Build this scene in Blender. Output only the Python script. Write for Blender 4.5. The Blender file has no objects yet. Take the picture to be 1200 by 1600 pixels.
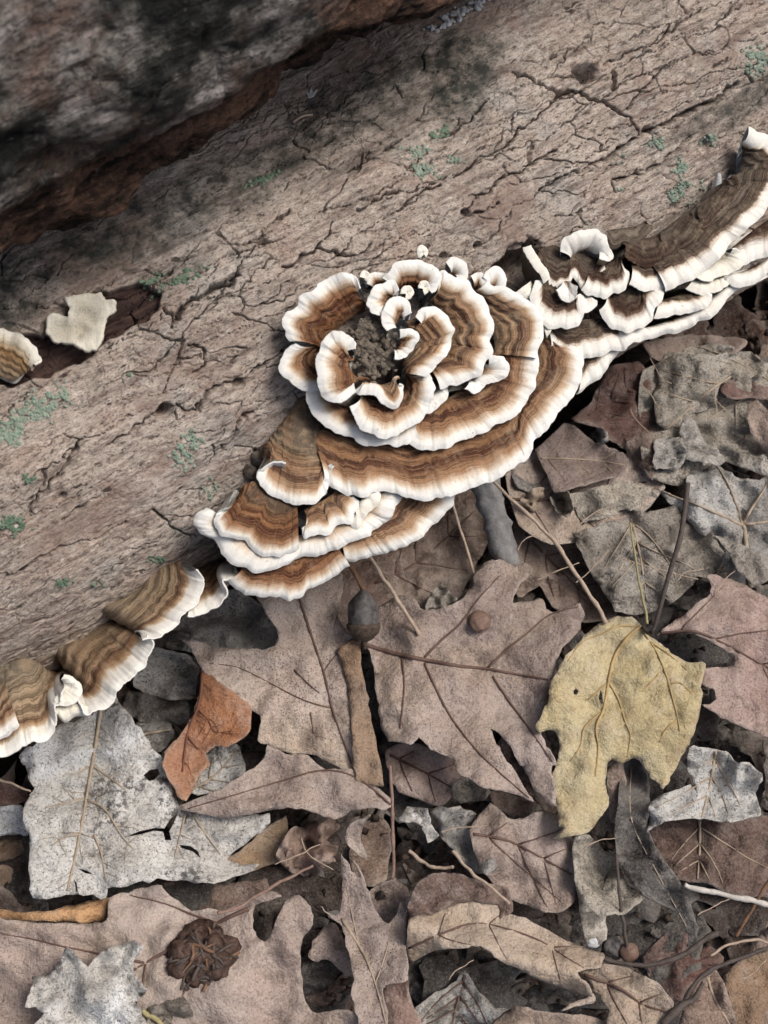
import bpy, math, random
import numpy as np
from mathutils import Vector
from mathutils.geometry import delaunay_2d_cdt

random.seed(7)
rng = np.random.default_rng(7)
R_ = math.radians
sc = bpy.context.scene
col = sc.collection

# ------------------------------------------------------------------ camera
PW, PH = 1200, 1600                      # pixel frame the measurements were taken in
FOV, TILT, DIST = R_(40), R_(25), 0.72
FPX = (PH / 2) / math.tan(FOV / 2)
FWD = np.array([0, math.sin(TILT), -math.cos(TILT)])
UPV = np.array([0, math.cos(TILT), math.sin(TILT)])
CAM = -FWD * DIST
cd = bpy.data.cameras.new('camera')
cd.sensor_fit = 'VERTICAL'; cd.angle = FOV
cd.clip_start = 0.01; cd.clip_end = 100
cd.dof.use_dof = True; cd.dof.focus_distance = 0.63; cd.dof.aperture_fstop = 13
cam = bpy.data.objects.new('camera', cd); col.objects.link(cam)
cam.location = CAM; cam.rotation_euler = (TILT, 0, 0)
sc.camera = cam

# ------------------------------------------------------------------ light
SUN_EL, SUN_AZ = R_(60), R_(84)         # azimuth measured clockwise from +Y
w = bpy.data.worlds.new('World'); sc.world = w; w.use_nodes = True
wn = w.node_tree.nodes; wl = w.node_tree.links
sky = wn.new('ShaderNodeTexSky'); sky.sky_type = 'NISHITA'; sky.sun_disc = False
sky.sun_elevation = SUN_EL; sky.sun_rotation = SUN_AZ
sky.air_density = 1.0; sky.dust_density = 6.0; sky.ozone_density = 0.4
wl.new(sky.outputs[0], wn['Background'].inputs[0]); wn['Background'].inputs[1].default_value = 0.07
sd = bpy.data.lights.new('sun', 'SUN'); sd.energy = 1.4; sd.angle = R_(24); sd.color = (1, 0.96, 0.91)
so = bpy.data.objects.new('sun', sd); col.objects.link(so)
sv = Vector((math.sin(SUN_AZ) * math.cos(SUN_EL), math.cos(SUN_AZ) * math.cos(SUN_EL), math.sin(SUN_EL)))
so.rotation_euler = sv.to_track_quat('Z', 'Y').to_euler(); so.location = sv * 3
sc.view_settings.view_transform = 'Standard'; sc.view_settings.look = 'None'
sc.view_settings.gamma = 1; sc.view_settings.exposure = 0.70
try: sc.view_settings.use_curve_mapping = False
except Exception: pass
sc.cycles.max_bounces = 3; sc.cycles.diffuse_bounces = 2; sc.cycles.glossy_bounces = 1

# ------------------------------------------------------------------ noise
def hsh(ix, iy, seed):
    h = (ix.astype(np.int64) * 374761393 + iy.astype(np.int64) * 668265263 + seed * 974634777) & 0xffffffff
    h = ((h ^ (h >> 13)) * 1274126177) & 0xffffffff
    h = ((h ^ (h >> 16)) * 2246822519) & 0xffffffff
    return ((h ^ (h >> 15)) & 0xffffff) / float(0xffffff)
def vnoise(x, y, seed=0):
    x = np.asarray(x, float); y = np.asarray(y, float)
    ix, iy = np.floor(x), np.floor(y); fx, fy = x - ix, y - iy
    fx = fx * fx * (3 - 2 * fx); fy = fy * fy * (3 - 2 * fy)
    a, b = hsh(ix, iy, seed), hsh(ix + 1, iy, seed)
    c, d = hsh(ix, iy + 1, seed), hsh(ix + 1, iy + 1, seed)
    return (a + (b - a) * fx + (c - a + (a - b - c + d) * fx) * fy) * 2 - 1
def fbm(x, y, seed=0, o=4):
    s = 0; a = 0.5
    for k in range(o):
        s = s + a * vnoise(x * 2 ** k + 17.3 * k, y * 2 ** k - 9.1 * k, seed + k); a *= 0.5
    return s
def worley(x, y, seed=0):
    ix, iy = np.floor(x), np.floor(y)
    f1 = np.full(x.shape, 9.0); f2 = np.full(x.shape, 9.0); cid = np.zeros(x.shape)
    for dx in (-1, 0, 1):
        for dy in (-1, 0, 1):
            cx, cy = ix + dx, iy + dy
            d = np.hypot(cx + hsh(cx, cy, seed) - x, cy + hsh(cx, cy, seed + 5) - y)
            n = d < f1
            f2 = np.where(n, f1, np.minimum(f2, d)); cid = np.where(n, hsh(cx, cy, seed + 9), cid); f1 = np.where(n, d, f1)
    return f1, f2, cid
def sstep(a, b, x):
    t = np.clip((x - a) / (b - a), 0, 1); return t * t * (3 - 2 * t)

# ------------------------------------------------------------------ pixel -> direction -> surface it touches
def rays(p):
    p = np.asarray(p, float).reshape(-1, 2)
    v = np.outer((p[:, 0] - PW / 2) / FPX, [1, 0, 0]) - np.outer((p[:, 1] - PH / 2) / FPX, UPV) + FWD
    return v / np.linalg.norm(v, axis=1)[:, None]
def on_ground(p, z):
    v = rays(p); t = (np.asarray(z, float) - CAM[2]) / v[:, 2]
    return CAM + v * t[:, None]

PHI, LR, LZ, LQ = R_(32.25), 0.12, 0.075, -0.108          # main log: heading, radius, axis height, offset
AX = np.array([math.cos(PHI), math.sin(PHI), 0]); QD = np.array([math.sin(PHI), -math.cos(PHI), 0])
def uqz(P): return P @ AX, P @ QD - LQ, P[:, 2] - LZ
def from_uqz(u, q, z): return np.outer(u, AX) + np.outer(q + LQ, QD) + np.outer(z + LZ, [0, 0, 1])
def on_log(p, rad=LR):
    v = rays(p); cq, cz = CAM @ QD - LQ, CAM[2] - LZ
    vq, vz = v @ QD, v[:, 2]
    a = vq ** 2 + vz ** 2; b = cq * vq + cz * vz; c = cq ** 2 + cz ** 2 - rad ** 2
    disc = np.maximum(b * b - a * c, 0); t = (-b - np.sqrt(disc)) / a
    P = CAM + v * t[:, None]; u, q, z = uqz(P)
    return u, np.arctan2(z, q), P
TH_T = R_(50); QT = LR * math.cos(TH_T); ZT = LR * math.sin(TH_T)
def shelf(q):
    """height of the log's top face, carried on outward as a sloping shelf"""
    z = np.sqrt(np.maximum(LR ** 2 - q ** 2, (0.2 * LR) ** 2))
    d = np.maximum(q - QT, 0)
    return np.where(q > QT, ZT - 0.80 * d + 2.2 * np.minimum(d, 0.12) ** 2, z)
def on_shelf(p, lift):
    v = rays(p); n = len(v); lift = np.broadcast_to(np.asarray(lift, float), (n,))
    a = np.full(n, 0.2); b = np.full(n, 1.3)
    for _ in range(42):
        m = (a + b) / 2; P = CAM + v * m[:, None]; u, q, z = uqz(P)
        up = z - shelf(q) - lift > 0
        a = np.where(up, m, a); b = np.where(up, b, m)
    return CAM + v * a[:, None]

# ------------------------------------------------------------------ mesh and object helpers
def mesh_np(name, V, F, smooth=True, attrs=None):
    """F: int array (n,3) or (n,4), or a list of index lists"""
    me = bpy.data.meshes.new(name)
    V = np.asarray(V, np.float32)
    if isinstance(F, list): me.from_pydata([tuple(v) for v in V], [], F)
    else:
        F = np.asarray(F, np.int32); k = F.shape[1]
        me.vertices.add(len(V)); me.vertices.foreach_set('co', V.ravel())
        me.loops.add(F.size); me.loops.foreach_set('vertex_index', F.ravel())
        me.polygons.add(len(F))
        me.polygons.foreach_set('loop_start', np.arange(0, F.size, k, dtype=np.int32))
        me.polygons.foreach_set('loop_total', np.full(len(F), k, np.int32))
    me.update(calc_edges=True)
    if smooth: me.polygons.foreach_set('use_smooth', np.ones(len(me.polygons), bool))
    for k, a in (attrs or {}).items():
        at = me.attributes.new(k, 'FLOAT', 'POINT'); at.data.foreach_set('value', np.asarray(a, np.float32).ravel())
    me.validate()
    return me
def grid_faces(nr, nc, wrap=False):
    i = np.arange(nr - 1)[:, None]; j = np.arange(nc if wrap else nc - 1)[None, :]; j2 = (j + 1) % nc
    return np.stack([i * nc + j, i * nc + j2, (i + 1) * nc + j2, (i + 1) * nc + j], -1).reshape(-1, 4)
def link(name, me, mat, parent=None, loc=None):
    o = bpy.data.objects.new(name, me); col.objects.link(o)
    if mat is not None and me is not None and not me.materials: me.materials.append(mat)
    if parent is not None: o.parent = parent
    if loc is not None: o.location = loc
    return o
def tag(o, label, cat, group=None, kind=None):
    if label: o['label'] = label
    if cat: o['category'] = cat
    if group: o['group'] = group
    if kind: o['kind'] = kind
    return o
def thing(name, loc, label, cat, group=None):
    o = bpy.data.objects.new(name, None); col.objects.link(o); o.location = loc
    o.empty_display_size = 0.01
    return tag(o, label, cat, group)
def tube(path, rad, n=7):
    path = np.asarray(path, float); m = len(path); rad = np.broadcast_to(np.asarray(rad, float), (m,))
    t = np.gradient(path, axis=0); t /= np.linalg.norm(t, axis=1)[:, None] + 1e-12
    ref = np.array([0.31, 0.17, 0.93]); s = np.cross(t, ref); s /= np.linalg.norm(s, axis=1)[:, None]; c = np.cross(s, t)
    a = np.linspace(0, 2 * math.pi, n, endpoint=False)
    V = path[:, None] + rad[:, None, None] * (np.cos(a)[None, :, None] * s[:, None] + np.sin(a)[None, :, None] * c[:, None])
    V = V.reshape(-1, 3); F = [list(f) for f in grid_faces(m, n, True)]
    F += [list(range(n))[::-1], [(m - 1) * n + k for k in range(n)]]
    return V, F
def resample(p, n):
    p = np.asarray(p, float); d = np.r_[0, np.cumsum(np.linalg.norm(np.diff(p, axis=0), axis=1))]
    s = np.linspace(0, d[-1], n)
    return np.stack([np.interp(s, d, p[:, k]) for k in range(p.shape[1])], 1)
def spline(p, sub=6, closed=False):
    p = np.asarray(p, float); n = len(p); out = []
    for i in range(n if closed else n - 1):
        if closed: a, b, c, d = p[i - 1], p[i], p[(i + 1) % n], p[(i + 2) % n]
        else: a, b, c, d = p[max(i - 1, 0)], p[i], p[i + 1], p[min(i + 2, n - 1)]
        for k in range(sub):
            t = k / sub
            out.append(0.5 * (2 * b + (c - a) * t + (2 * a - 5 * b + 4 * c - d) * t * t + (3 * b - a - 3 * c + d) * t ** 3))
    if not closed: out.append(p[-1])
    return np.array(out)
def inpoly(P, poly):
    x, y = P[:, 0], P[:, 1]; r = np.zeros(len(P), bool); j = len(poly) - 1
    for i in range(len(poly)):
        xi, yi = poly[i]; xj, yj = poly[j]
        r ^= ((yi > y) != (yj > y)) & (x < (xj - xi) * (y - yi) / (yj - yi + 1e-12) + xi); j = i
    return r
def polydist(P, path):
    d = np.full(len(P), 1e9)
    for a, b in zip(path[:-1], path[1:]):
        ab = b - a; t = np.clip(((P - a) @ ab) / (ab @ ab + 1e-12), 0, 1)
        d = np.minimum(d, np.linalg.norm(P - a - t[:, None] * ab, axis=1))
    return d

# ------------------------------------------------------------------ materials
class NT:
    def __init__(s, name):
        s.m = bpy.data.materials.new(name); s.m.use_nodes = True
        s.t = s.m.node_tree; s.b = s.t.nodes['Principled BSDF']
    def n(s, kind, **kw):
        o = s.t.nodes.new('ShaderNode' + kind)
        for k, v in kw.items():
            if k in o.inputs.keys(): s.put(o.inputs[k], v)
            else: setattr(o, k, v)
        return o
    def put(s, inp, v):
        if isinstance(v, bpy.types.NodeSocket): s.t.links.new(v, inp)
        else: inp.default_value = v if not (isinstance(v, tuple) and len(v) == 3 and inp.type == 'RGBA') else (*v, 1)
    def noise(s, vec, scale, detail=4, rough=0.55, dist=0.0):
        o = s.n('TexNoise'); s.put(o.inputs['Vector'], vec); o.inputs['Scale'].default_value = scale
        o.inputs['Detail'].default_value = detail; o.inputs['Roughness'].default_value = rough; o.inputs['Distortion'].default_value = dist
        return o.outputs[0]
    def ramp(s, fac, stops, interp='LINEAR'):
        o = s.n('ValToRGB'); s.put(o.inputs[0], fac); e = o.color_ramp.elements; o.color_ramp.interpolation = interp
        while len(e) < len(stops): e.new(0.5)
        for el, (p, c) in zip(e, stops):
            el.position = p; el.color = (*c, 1) if isinstance(c, tuple) else (c, c, c, 1)
        return o.outputs[0]
    def mix(s, fac, a, b, mode='MIX'):
        o = s.n('Mix', data_type='RGBA', blend_type=mode)
        s.put(o.inputs[0], fac); s.put(o.inputs[6], a); s.put(o.inputs[7], b); return o.outputs[2]
    def math(s, op, a, b=0.0, clamp=False):
        o = s.n('Math', operation=op, use_clamp=clamp); s.put(o.inputs[0], a); s.put(o.inputs[1], b); return o.outputs[0]
    def bump(s, h, strength, dist, prev=None):
        o = s.n('Bump'); s.put(o.inputs['Height'], h); o.inputs['Strength'].default_value = strength
        o.inputs['Distance'].default_value = dist
        if prev is not None: s.put(o.inputs['Normal'], prev)
        return o.outputs[0]
    def attr(s, name): return s.n('Attribute', attribute_name=name).outputs['Fac']
    def obj(s, scale=(1, 1, 1), rnd=False):
        c = s.n('TexCoord').outputs['Object']
        mp = s.n('Mapping'); s.put(mp.inputs[0], c); mp.inputs['Scale'].default_value = scale
        if rnd:
            r = s.n('ObjectInfo').outputs['Random']; v = s.n('CombineXYZ')
            s.put(v.inputs[0], r); s.put(v.inputs[1], s.math('MULTIPLY', r, 7.3)); s.put(mp.inputs['Location'], v.outputs[0])
        return mp.outputs[0]
    def done(s, colr, rough=0.8, normal=None, spec=0.25):
        s.put(s.b.inputs['Base Color'], colr); s.put(s.b.inputs['Roughness'], rough)
        s.b.inputs['Specular IOR Level'].default_value = spec
        if normal is not None: s.put(s.b.inputs['Normal'], normal)
        return s.m

def bark_mat():
    k = NT('bark'); v = k.obj(); vs = k.obj((0.45, 1, 1))
    n1 = k.noise(v, 16, 5); n2 = k.noise(v, 60, 5, 0.65); n3 = k.noise(vs, 480, 5, 0.75); n4 = k.noise(vs, 1400, 3, 0.75)
    c = k.ramp(n1, [(0.36, (0.33, 0.285, 0.245)), (0.5, (0.43, 0.365, 0.31)), (0.64, (0.50, 0.44, 0.385))])
    c = k.mix(k.ramp(n2, [(0.48, 0.0), (0.64, 0.85)]), c, (0.39, 0.30, 0.25))
    c = k.mix(k.ramp(k.noise(v, 34, 4, 0.7), [(0.52, 0.0), (0.66, 0.8)]), c, (0.35, 0.33, 0.30))
    c = k.mix(k.ramp(n3, [(0.37, 0.9), (0.46, 0.0)]), c, (0.08, 0.06, 0.05))
    c = k.mix(k.ramp(n3, [(0.53, 0.0), (0.66, 0.85)]), c, (0.64, 0.56, 0.50))
    c = k.mix(k.ramp(n4, [(0.38, 0.7), (0.48, 0.0)]), c, (0.10, 0.08, 0.068))
    gr = k.noise(k.obj((0.09, 1, 1)), 260, 4, 0.7)
    c = k.mix(k.ramp(gr, [(0.36, 0.6), (0.48, 0.0)]), c, (0.13, 0.10, 0.085)); c = k.mix(k.ramp(gr, [(0.55, 0.0), (0.68, 0.4)]), c, (0.56, 0.49, 0.43))
    c = k.mix(k.ramp(k.noise(v, 22, 5, 0.7), [(0.54, 0.0), (0.63, 0.55)]), c, (0.24, 0.165, 0.135))
    c = k.mix(k.ramp(k.noise(vs, 190, 3, 0.6), [(0.66, 0.0), (0.70, 0.9)]), c, (0.04, 0.03, 0.026))
    st = k.math('MULTIPLY', k.attr('stain_shade'), k.ramp(k.noise(v, 120, 4, 0.7), [(0.3, 0.1), (0.6, 1.0)]))
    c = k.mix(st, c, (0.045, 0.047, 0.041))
    wood = k.mix(k.ramp(k.noise(k.obj((0.12, 1, 1)), 300, 5), [(0.35, 0.0), (0.65, 1.0)]), (0.025, 0.016, 0.015), (0.09, 0.056, 0.047))
    c = k.mix(k.attr('bare'), c, wood)
    nr = k.bump(n3, 0.7, 0.0013); nr = k.bump(n4, 0.6, 0.0006, nr)
    return k.done(c, 0.9, nr, 0.15)
def rotten_mat():
    k = NT('rotten_bark'); v = k.obj(); vs = k.obj((0.3, 1, 1))
    c = k.ramp(k.noise(v, 34, 6, 0.65), [(0.40, (0.010, 0.011, 0.011)), (0.48, (0.045, 0.044, 0.04)), (0.54, (0.15, 0.14, 0.128)), (0.64, (0.34, 0.315, 0.30))])
    c = k.mix(k.ramp(k.noise(v, 38, 5, 0.6), [(0.52, 0.0), (0.66, 0.7)]), c, (0.14, 0.08, 0.06))
    rot = k.mix(k.ramp(k.noise(vs, 130, 6, 0.75), [(0.40, 0.0), (0.62, 1.0)]), (0.006, 0.004, 0.003), (0.17, 0.095, 0.065))  # reddish rot, its blacks deepened to paint crevice shade into it
    c = k.mix(k.attr('rot'), c, rot)
    n3 = k.noise(v, 350, 5, 0.7)
    c = k.mix(k.ramp(n3, [(0.36, 0.7), (0.52, 0.0)]), c, (0.015, 0.014, 0.013))
    c = k.mix(k.ramp(n3, [(0.62, 0.0), (0.75, 0.5)]), c, (0.42, 0.38, 0.35))
    nr = k.bump(n3, 0.9, 0.002); nr = k.bump(k.noise(vs, 90, 5, 0.7), 0.9, 0.006, nr)
    return k.done(c, 0.85, nr, 0.2)

ZONES = {
 'warm': [(0, (.80, .80, .77)), (.12, (.76, .73, .66)), (.185, (.58, .46, .34)), (.27, (0.340, 0.189, 0.098)), (.37, (0.250, 0.122, 0.056)), (.43, (0.100, 0.036, 0.017)), (.51, (0.075, 0.027, 0.014)),
          (.57, (0.230, 0.113, 0.049)), (.64, (0.280, 0.140, 0.060)), (.69, (0.110, 0.045, 0.020)), (.76, (0.210, 0.104, 0.047)), (.86, (0.170, 0.095, 0.047)), (.93, (0.100, 0.063, 0.036)), (1, (0.120, 0.086, 0.058))],
 'dark': [(0, (.80, .79, .74)), (.20, (.82, .79, .72)), (.26, (.58, .48, .38)), (.31, (0.128, 0.076, 0.050)), (.37, (0.044, 0.024, 0.016)), (.45, (0.080, 0.051, 0.034)), (.53, (0.036, 0.022, 0.016)),
          (.62, (0.104, 0.076, 0.056)), (.70, (0.048, 0.032, 0.024)), (.82, (0.120, 0.094, 0.072)), (1, (0.064, 0.050, 0.040))],
 'olive': [(0, (.80, .79, .74)), (.13, (.82, .78, .70)), (.18, (.50, .37, .24)), (.23, (0.286, 0.163, 0.085)), (.29, (0.130, 0.062, 0.035)), (.37, (0.299, 0.195, 0.111)), (.45, (0.169, 0.098, 0.055)),
          (.53, (0.338, 0.234, 0.137)), (.61, (0.169, 0.107, 0.062)), (.72, (0.312, 0.227, 0.143)), (.80, (0.169, 0.117, 0.072)), (.90, (0.260, 0.195, 0.130)), (1, (0.143, 0.117, 0.085))],
 'tan': [(0, (.80, .77, .68)), (.22, (.74, .66, .50)), (.36, (.50, .34, .17)), (.46, (.30, .17, .07)), (.56, (.46, .31, .16)), (.7, (.36, .23, .12)), (.82, (.46, .34, .2)), (1, (.33, .25, .17))],
 'cream': [(0, (.80, .78, .70)), (.30, (.72, .68, .56)), (.60, (.50, .44, .32)), (1, (.36, .30, .20))],
}
def fungus_mat(name):
    k = NT('fungus_' + name)
    d, t = k.attr('zone'), k.attr('arc'); v = k.obj()
    cb = k.n('CombineXYZ'); k.put(cb.inputs[0], k.math('MULTIPLY', t, 900.0)); k.put(cb.inputs[1], k.math('MULTIPLY', d, 5.0))
    k.put(cb.inputs[2], k.attr('rnd'))
    fib = k.noise(cb.outputs[0], 1.0, 4, 0.65)
    w1 = k.math('MULTIPLY', k.math('SUBTRACT', k.noise(v, 160, 4), 0.5), 0.16)
    w2 = k.math('MULTIPLY', k.math('SUBTRACT', fib, 0.5), 0.10)
    w3 = k.math('MULTIPLY', k.math('SUBTRACT', k.noise(v, 900, 3, 0.7), 0.5), 0.05)
    x = k.math('ADD', d, k.math('ADD', w1, k.math('ADD', w2, w3)), True)
    x = k.math('MULTIPLY', x, k.ramp(d, [(0.02, 0.0), (0.12, 1.0)]))
    x = k.math('ADD', x, k.math('MULTIPLY', k.math('MULTIPLY', k.math('SUBTRACT', k.attr('rnd'), 0.5), 0.10), k.ramp(d, [(0.15, 0.0), (0.3, 1.0)])), True)
    c = k.ramp(x, ZONES[name])
    cr = k.n('CombineXYZ'); k.put(cr.inputs[0], k.math('MULTIPLY', k.math('ADD', d, k.math('MULTIPLY', w1, 0.5)), 46.0)); k.put(cr.inputs[1], k.math('MULTIPLY', t, 60.0)); k.put(cr.inputs[2], k.attr('rnd'))
    ring = k.noise(cr.outputs[0], 1.0, 2, 0.6); on = k.ramp(d, [(0.17, 0.0), (0.30, 1.0)])
    if name == 'cream': on = 0.0
    c = k.mix(k.math('MULTIPLY', on, k.ramp(ring, [(0.40, 0.75), (0.47, 0.0)])), c, k.mix(0.75, c, (0.035, 0.018, 0.010)))
    c = k.mix(k.math('MULTIPLY', on, k.ramp(ring, [(0.54, 0.0), (0.62, 0.45)])), c, {'warm': (0.36, 0.20, 0.105), 'dark': (0.19, 0.145, 0.11)}.get(name, (0.40, 0.27, 0.16)))
    hs = k.n('HueSaturation'); k.put(hs.inputs['Color'], c); k.put(hs.inputs['Value'], k.math('ADD', k.math('MULTIPLY', k.attr('rnd'), 0.55), 0.72)); k.put(hs.inputs['Hue'], k.math('ADD', k.math('MULTIPLY', k.attr('rnd'), 0.022), 0.490)); k.put(hs.inputs['Saturation'], k.math('SUBTRACT', 1.08, k.math('MULTIPLY', k.attr('rnd'), 0.3)))
    c = k.mix(k.ramp(d, [(0.18, 0.0), (0.32, 1.0)]), c, hs.outputs[0])
    grain = k.noise(v, 1500, 4, 0.75)
    amt = k.ramp(d, [(0.15, 0.12), (0.35, 0.9)])
    c = k.mix(k.math('MULTIPLY', amt, k.ramp(grain, [(0.36, 0.75), (0.52, 0.0)])), c, k.mix(0.6, c, (0.03, 0.018, 0.012)))
    c = k.mix(k.math('MULTIPLY', amt, k.ramp(fib, [(0.55, 0.0), (0.72, 0.3)])), c, {'dark': (0.24, 0.18, 0.14)}.get(name, (0.44, 0.29, 0.18)))
    cc = k.mix(k.ramp(k.noise(v, 130, 5, 0.7), [(0.52, 0.0), (0.68, 0.45)]), c, k.mix(0.5, c, (0.52, 0.43, 0.30)))
    cc = k.mix(k.ramp(k.noise(v, 420, 3, 0.7), [(0.66, 0.0), (0.74, 0.5)]), cc, (0.16, 0.11, 0.07))
    nr = k.bump(fib, 0.35, 0.0009); nr = k.bump(grain, 0.4, 0.0005, nr)
    return k.done(cc, 0.85, nr, 0.2)

def leaf_mat(name, a, b, cdark, speck=0.5, net=0.4, blot=None, blot_amt=0.6, fine=0.5, mould=0.):
    k = NT(name); v = k.obj(rnd=True)
    pale = k.mix(0.5, a, (0.60, 0.55, 0.50))
    c = k.mix(k.ramp(k.noise(v, 28, 5, 0.65), [(0.38, 0.0), (0.62, 1.0)]), a, b)
    c = k.mix(k.ramp(k.noise(v, 75, 5, 0.7), [(0.52, 0.0), (0.68, 0.6)]), c, pale)
    m = k.noise(v, 120, 5, 0.7)
    c = k.mix(k.ramp(m, [(0.52, 0.0), (0.68, 0.75)]), c, k.mix(0.4, cdark, a))
    if blot: c = k.mix(k.ramp(k.noise(v, 19, 5, 0.6), [(0.50, 0.0), (0.62, blot_amt)]), c, blot)
    g = k.noise(v, 800, 4, 0.8)
    c = k.mix(k.ramp(g, [(0.36, min(1, fine * 1.3)), (0.48, 0.0)]), c, cdark)
    c = k.mix(k.ramp(g, [(0.53, 0.0), (0.66, fine * .8)]), c, pale)
    lg = k.noise(v, 9, 4, 0.6); c = k.mix(k.ramp(lg, [(0.40, 0.45), (0.52, 0.0)]), c, k.mix(0.55, cdark, c)); c = k.mix(k.ramp(lg, [(0.52, 0.0), (0.64, 0.4)]), c, pale)
    vo = k.n('TexVoronoi', feature='F1'); k.put(vo.inputs['Vector'], v); vo.inputs['Scale'].default_value = 820
    dots = k.ramp(vo.outputs['Distance'], [(0.20, 1.0), (0.34, 0.0)])
    sel = k.n('SeparateColor'); k.put(sel.inputs[0], vo.outputs['Color'])
    clus = k.ramp(k.noise(v, 45, 4), [(0.38, 0.2), (0.58, 1.0)])
    dots = k.math('MULTIPLY', k.math('MULTIPLY', dots, k.ramp(sel.outputs[0], [(0.30, 0.0), (0.4, 1.0)])), clus)
    c = k.mix(k.math('MULTIPLY', dots, k.math('MULTIPLY', k.ramp(k.math('FRACT', k.math('MULTIPLY', k.n('ObjectInfo').outputs['Random'], 5.7)), [(0.0, 0.25), (1.0, 1.0)]), speck)), c, tuple(x * 0.3 for x in cdark))
    ve = k.n('TexVoronoi', feature='DISTANCE_TO_EDGE'); va = k.n('VectorMath', operation='ADD'); k.put(va.inputs[0], v)
    nz = k.n('TexNoise'); k.put(nz.inputs['Vector'], v); nz.inputs['Scale'].default_value = 250
    sc_ = k.n('VectorMath', operation='SCALE'); k.put(sc_.inputs[0], nz.outputs['Color']); sc_.inputs['Scale'].default_value = 0.007
    k.put(va.inputs[1], sc_.outputs[0]); k.put(ve.inputs['Vector'], va.outputs[0]); ve.inputs['Scale'].default_value = 330
    line = k.ramp(ve.outputs[0], [(0.0, 1.0), (0.12, 0.0)])
    c = k.mix(k.math('MULTIPLY', k.math('MULTIPLY', line, net * .8), k.ramp(k.noise(v, 60, 3), [(0.4, 0.1), (0.6, 1.0)])), c, k.mix(0.5, cdark, c))
    if mould:
        mo = k.math('MULTIPLY', k.ramp(k.noise(v, 260, 4, 0.7), [(0.50, 0.0), (0.58, 1.0)]), k.ramp(k.noise(v, 34, 4, 0.6), [(0.50, 0.0), (0.60, mould)]))
        c = k.mix(mo, c, (0.06, 0.055, 0.052))
    rim = k.math('MULTIPLY', k.attr('rim'), k.ramp(m, [(0.35, 0.25), (0.6, 1.0)]))
    c = k.mix(k.math('MULTIPLY', rim, 0.5), c, k.mix(0.5, c, (0.62, 0.56, 0.50)))  # thin pale rim, an edge highlight put into the leaf colour
    rn = k.n('ObjectInfo').outputs['Random']
    bl = k.math('MULTIPLY', k.ramp(k.noise(v, 52, 6, 0.7), [(0.53, 0.0), (0.60, 1.0)]), k.ramp(k.noise(v, 13, 3), [(0.46, 0.0), (0.58, 0.75)]))
    c = k.mix(bl, c, k.mix(0.55, c, cdark))
    hs = k.n('HueSaturation'); k.put(hs.inputs['Color'], c); k.put(hs.inputs['Value'], k.math('ADD', 0.72, k.math('MULTIPLY', rn, 0.45))); k.put(hs.inputs['Hue'], k.math('ADD', 0.493, k.math('MULTIPLY', rn, 0.018)))
    c = hs.outputs[0]
    nr = k.bump(g, 0.55, 0.0009); nr = k.bump(m, 0.7, 0.005, nr)
    return k.done(c, 0.58, nr, 0.4)
def plain_mat(name, a, b, scale=300, rough=0.7, bump=0.5, dist=0.0008, stretch=(1, 1, 1)):
    k = NT(name); v = k.obj(stretch, True); n = k.noise(v, scale, 5, 0.7)
    return k.done(k.mix(k.ramp(n, [(0.35, 0.0), (0.65, 1.0)]), a, b), rough, k.bump(n, bump, dist), 0.3)

BARK, ROT = bark_mat(), rotten_mat()
FM = {k: fungus_mat(k) for k in ZONES}
LM = {
 'mauve': leaf_mat('leaf_mauve', (.47, .375, .33), (.36, .28, .24), (.085, .058, .05), .9, .25, (.42, .32, .225), .4),
 'pink': leaf_mat('leaf_pink', (.50, .37, .32), (.40, .285, .24), (.12, .068, .055), .8, .25),
 'tan': leaf_mat('leaf_tan', (.52, .41, .315), (.42, .325, .25), (.10, .07, .05), .9, .25),
 'ochre': leaf_mat('leaf_ochre', (.40, .27, .16), (.32, .215, .135), (.08, .05, .03), .6, .3),
 'yellow': leaf_mat('leaf_yellow', (.62, .54, .33), (.54, .45, .25), (.24, .15, .06), .35, .6, (.50, .35, .17), .5, .4),
 'orange': leaf_mat('leaf_orange', (.46, .205, .09), (.36, .145, .06), (.12, .045, .025), .5, .7, (.56, .33, .18), .7),
 'white': leaf_mat('leaf_white', (.62, .62, .60), (.48, .46, .43), (.10, .09, .085), .7, .6, (.78, .80, .81), .9, .75, .85),
 'grey': leaf_mat('leaf_grey', (.37, .36, .34), (.26, .24, .225), (.05, .045, .04), .5, .5, (.54, .54, .53), .75, .75, .8),
 'greytan': leaf_mat('leaf_grey_tan', (.39, .35, .295), (.28, .25, .21), (.06, .05, .04), .5, .4, (.48, .46, .42), .7, .75, .7),
 'brown': leaf_mat('leaf_brown', (.235, .155, .12), (.16, .10, .078), (.04, .025, .02), .5, .35, (.31, .225, .18), .5, .65),
 'red': leaf_mat('leaf_red_brown', (.19, .10, .082), (.13, .066, .055), (.035, .018, .016), .4, .35, (.25, .16, .135), .4),
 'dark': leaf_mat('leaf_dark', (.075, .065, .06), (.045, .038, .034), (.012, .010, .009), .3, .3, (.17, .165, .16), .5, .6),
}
LM['gap_shade'] = leaf_mat('leaf_gap_shade', (.085, .058, .045), (.055, .037, .03), (.014, .010, .008), .4, .3, (.13, .095, .075), .5, .6)  # darkened leaf copies, shade of the litter gaps painted into their colour
LM['gap_shade_grey'] = leaf_mat('leaf_gap_shade_grey', (.10, .09, .08), (.06, .053, .047), (.016, .013, .011), .4, .3, (.17, .16, .145), .5, .7)
LM['gap_shade_red'] = leaf_mat('leaf_gap_shade_red', (.095, .045, .032), (.06, .028, .021), (.016, .009, .007), .4, .3, (.14, .075, .055), .5, .6)
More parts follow.
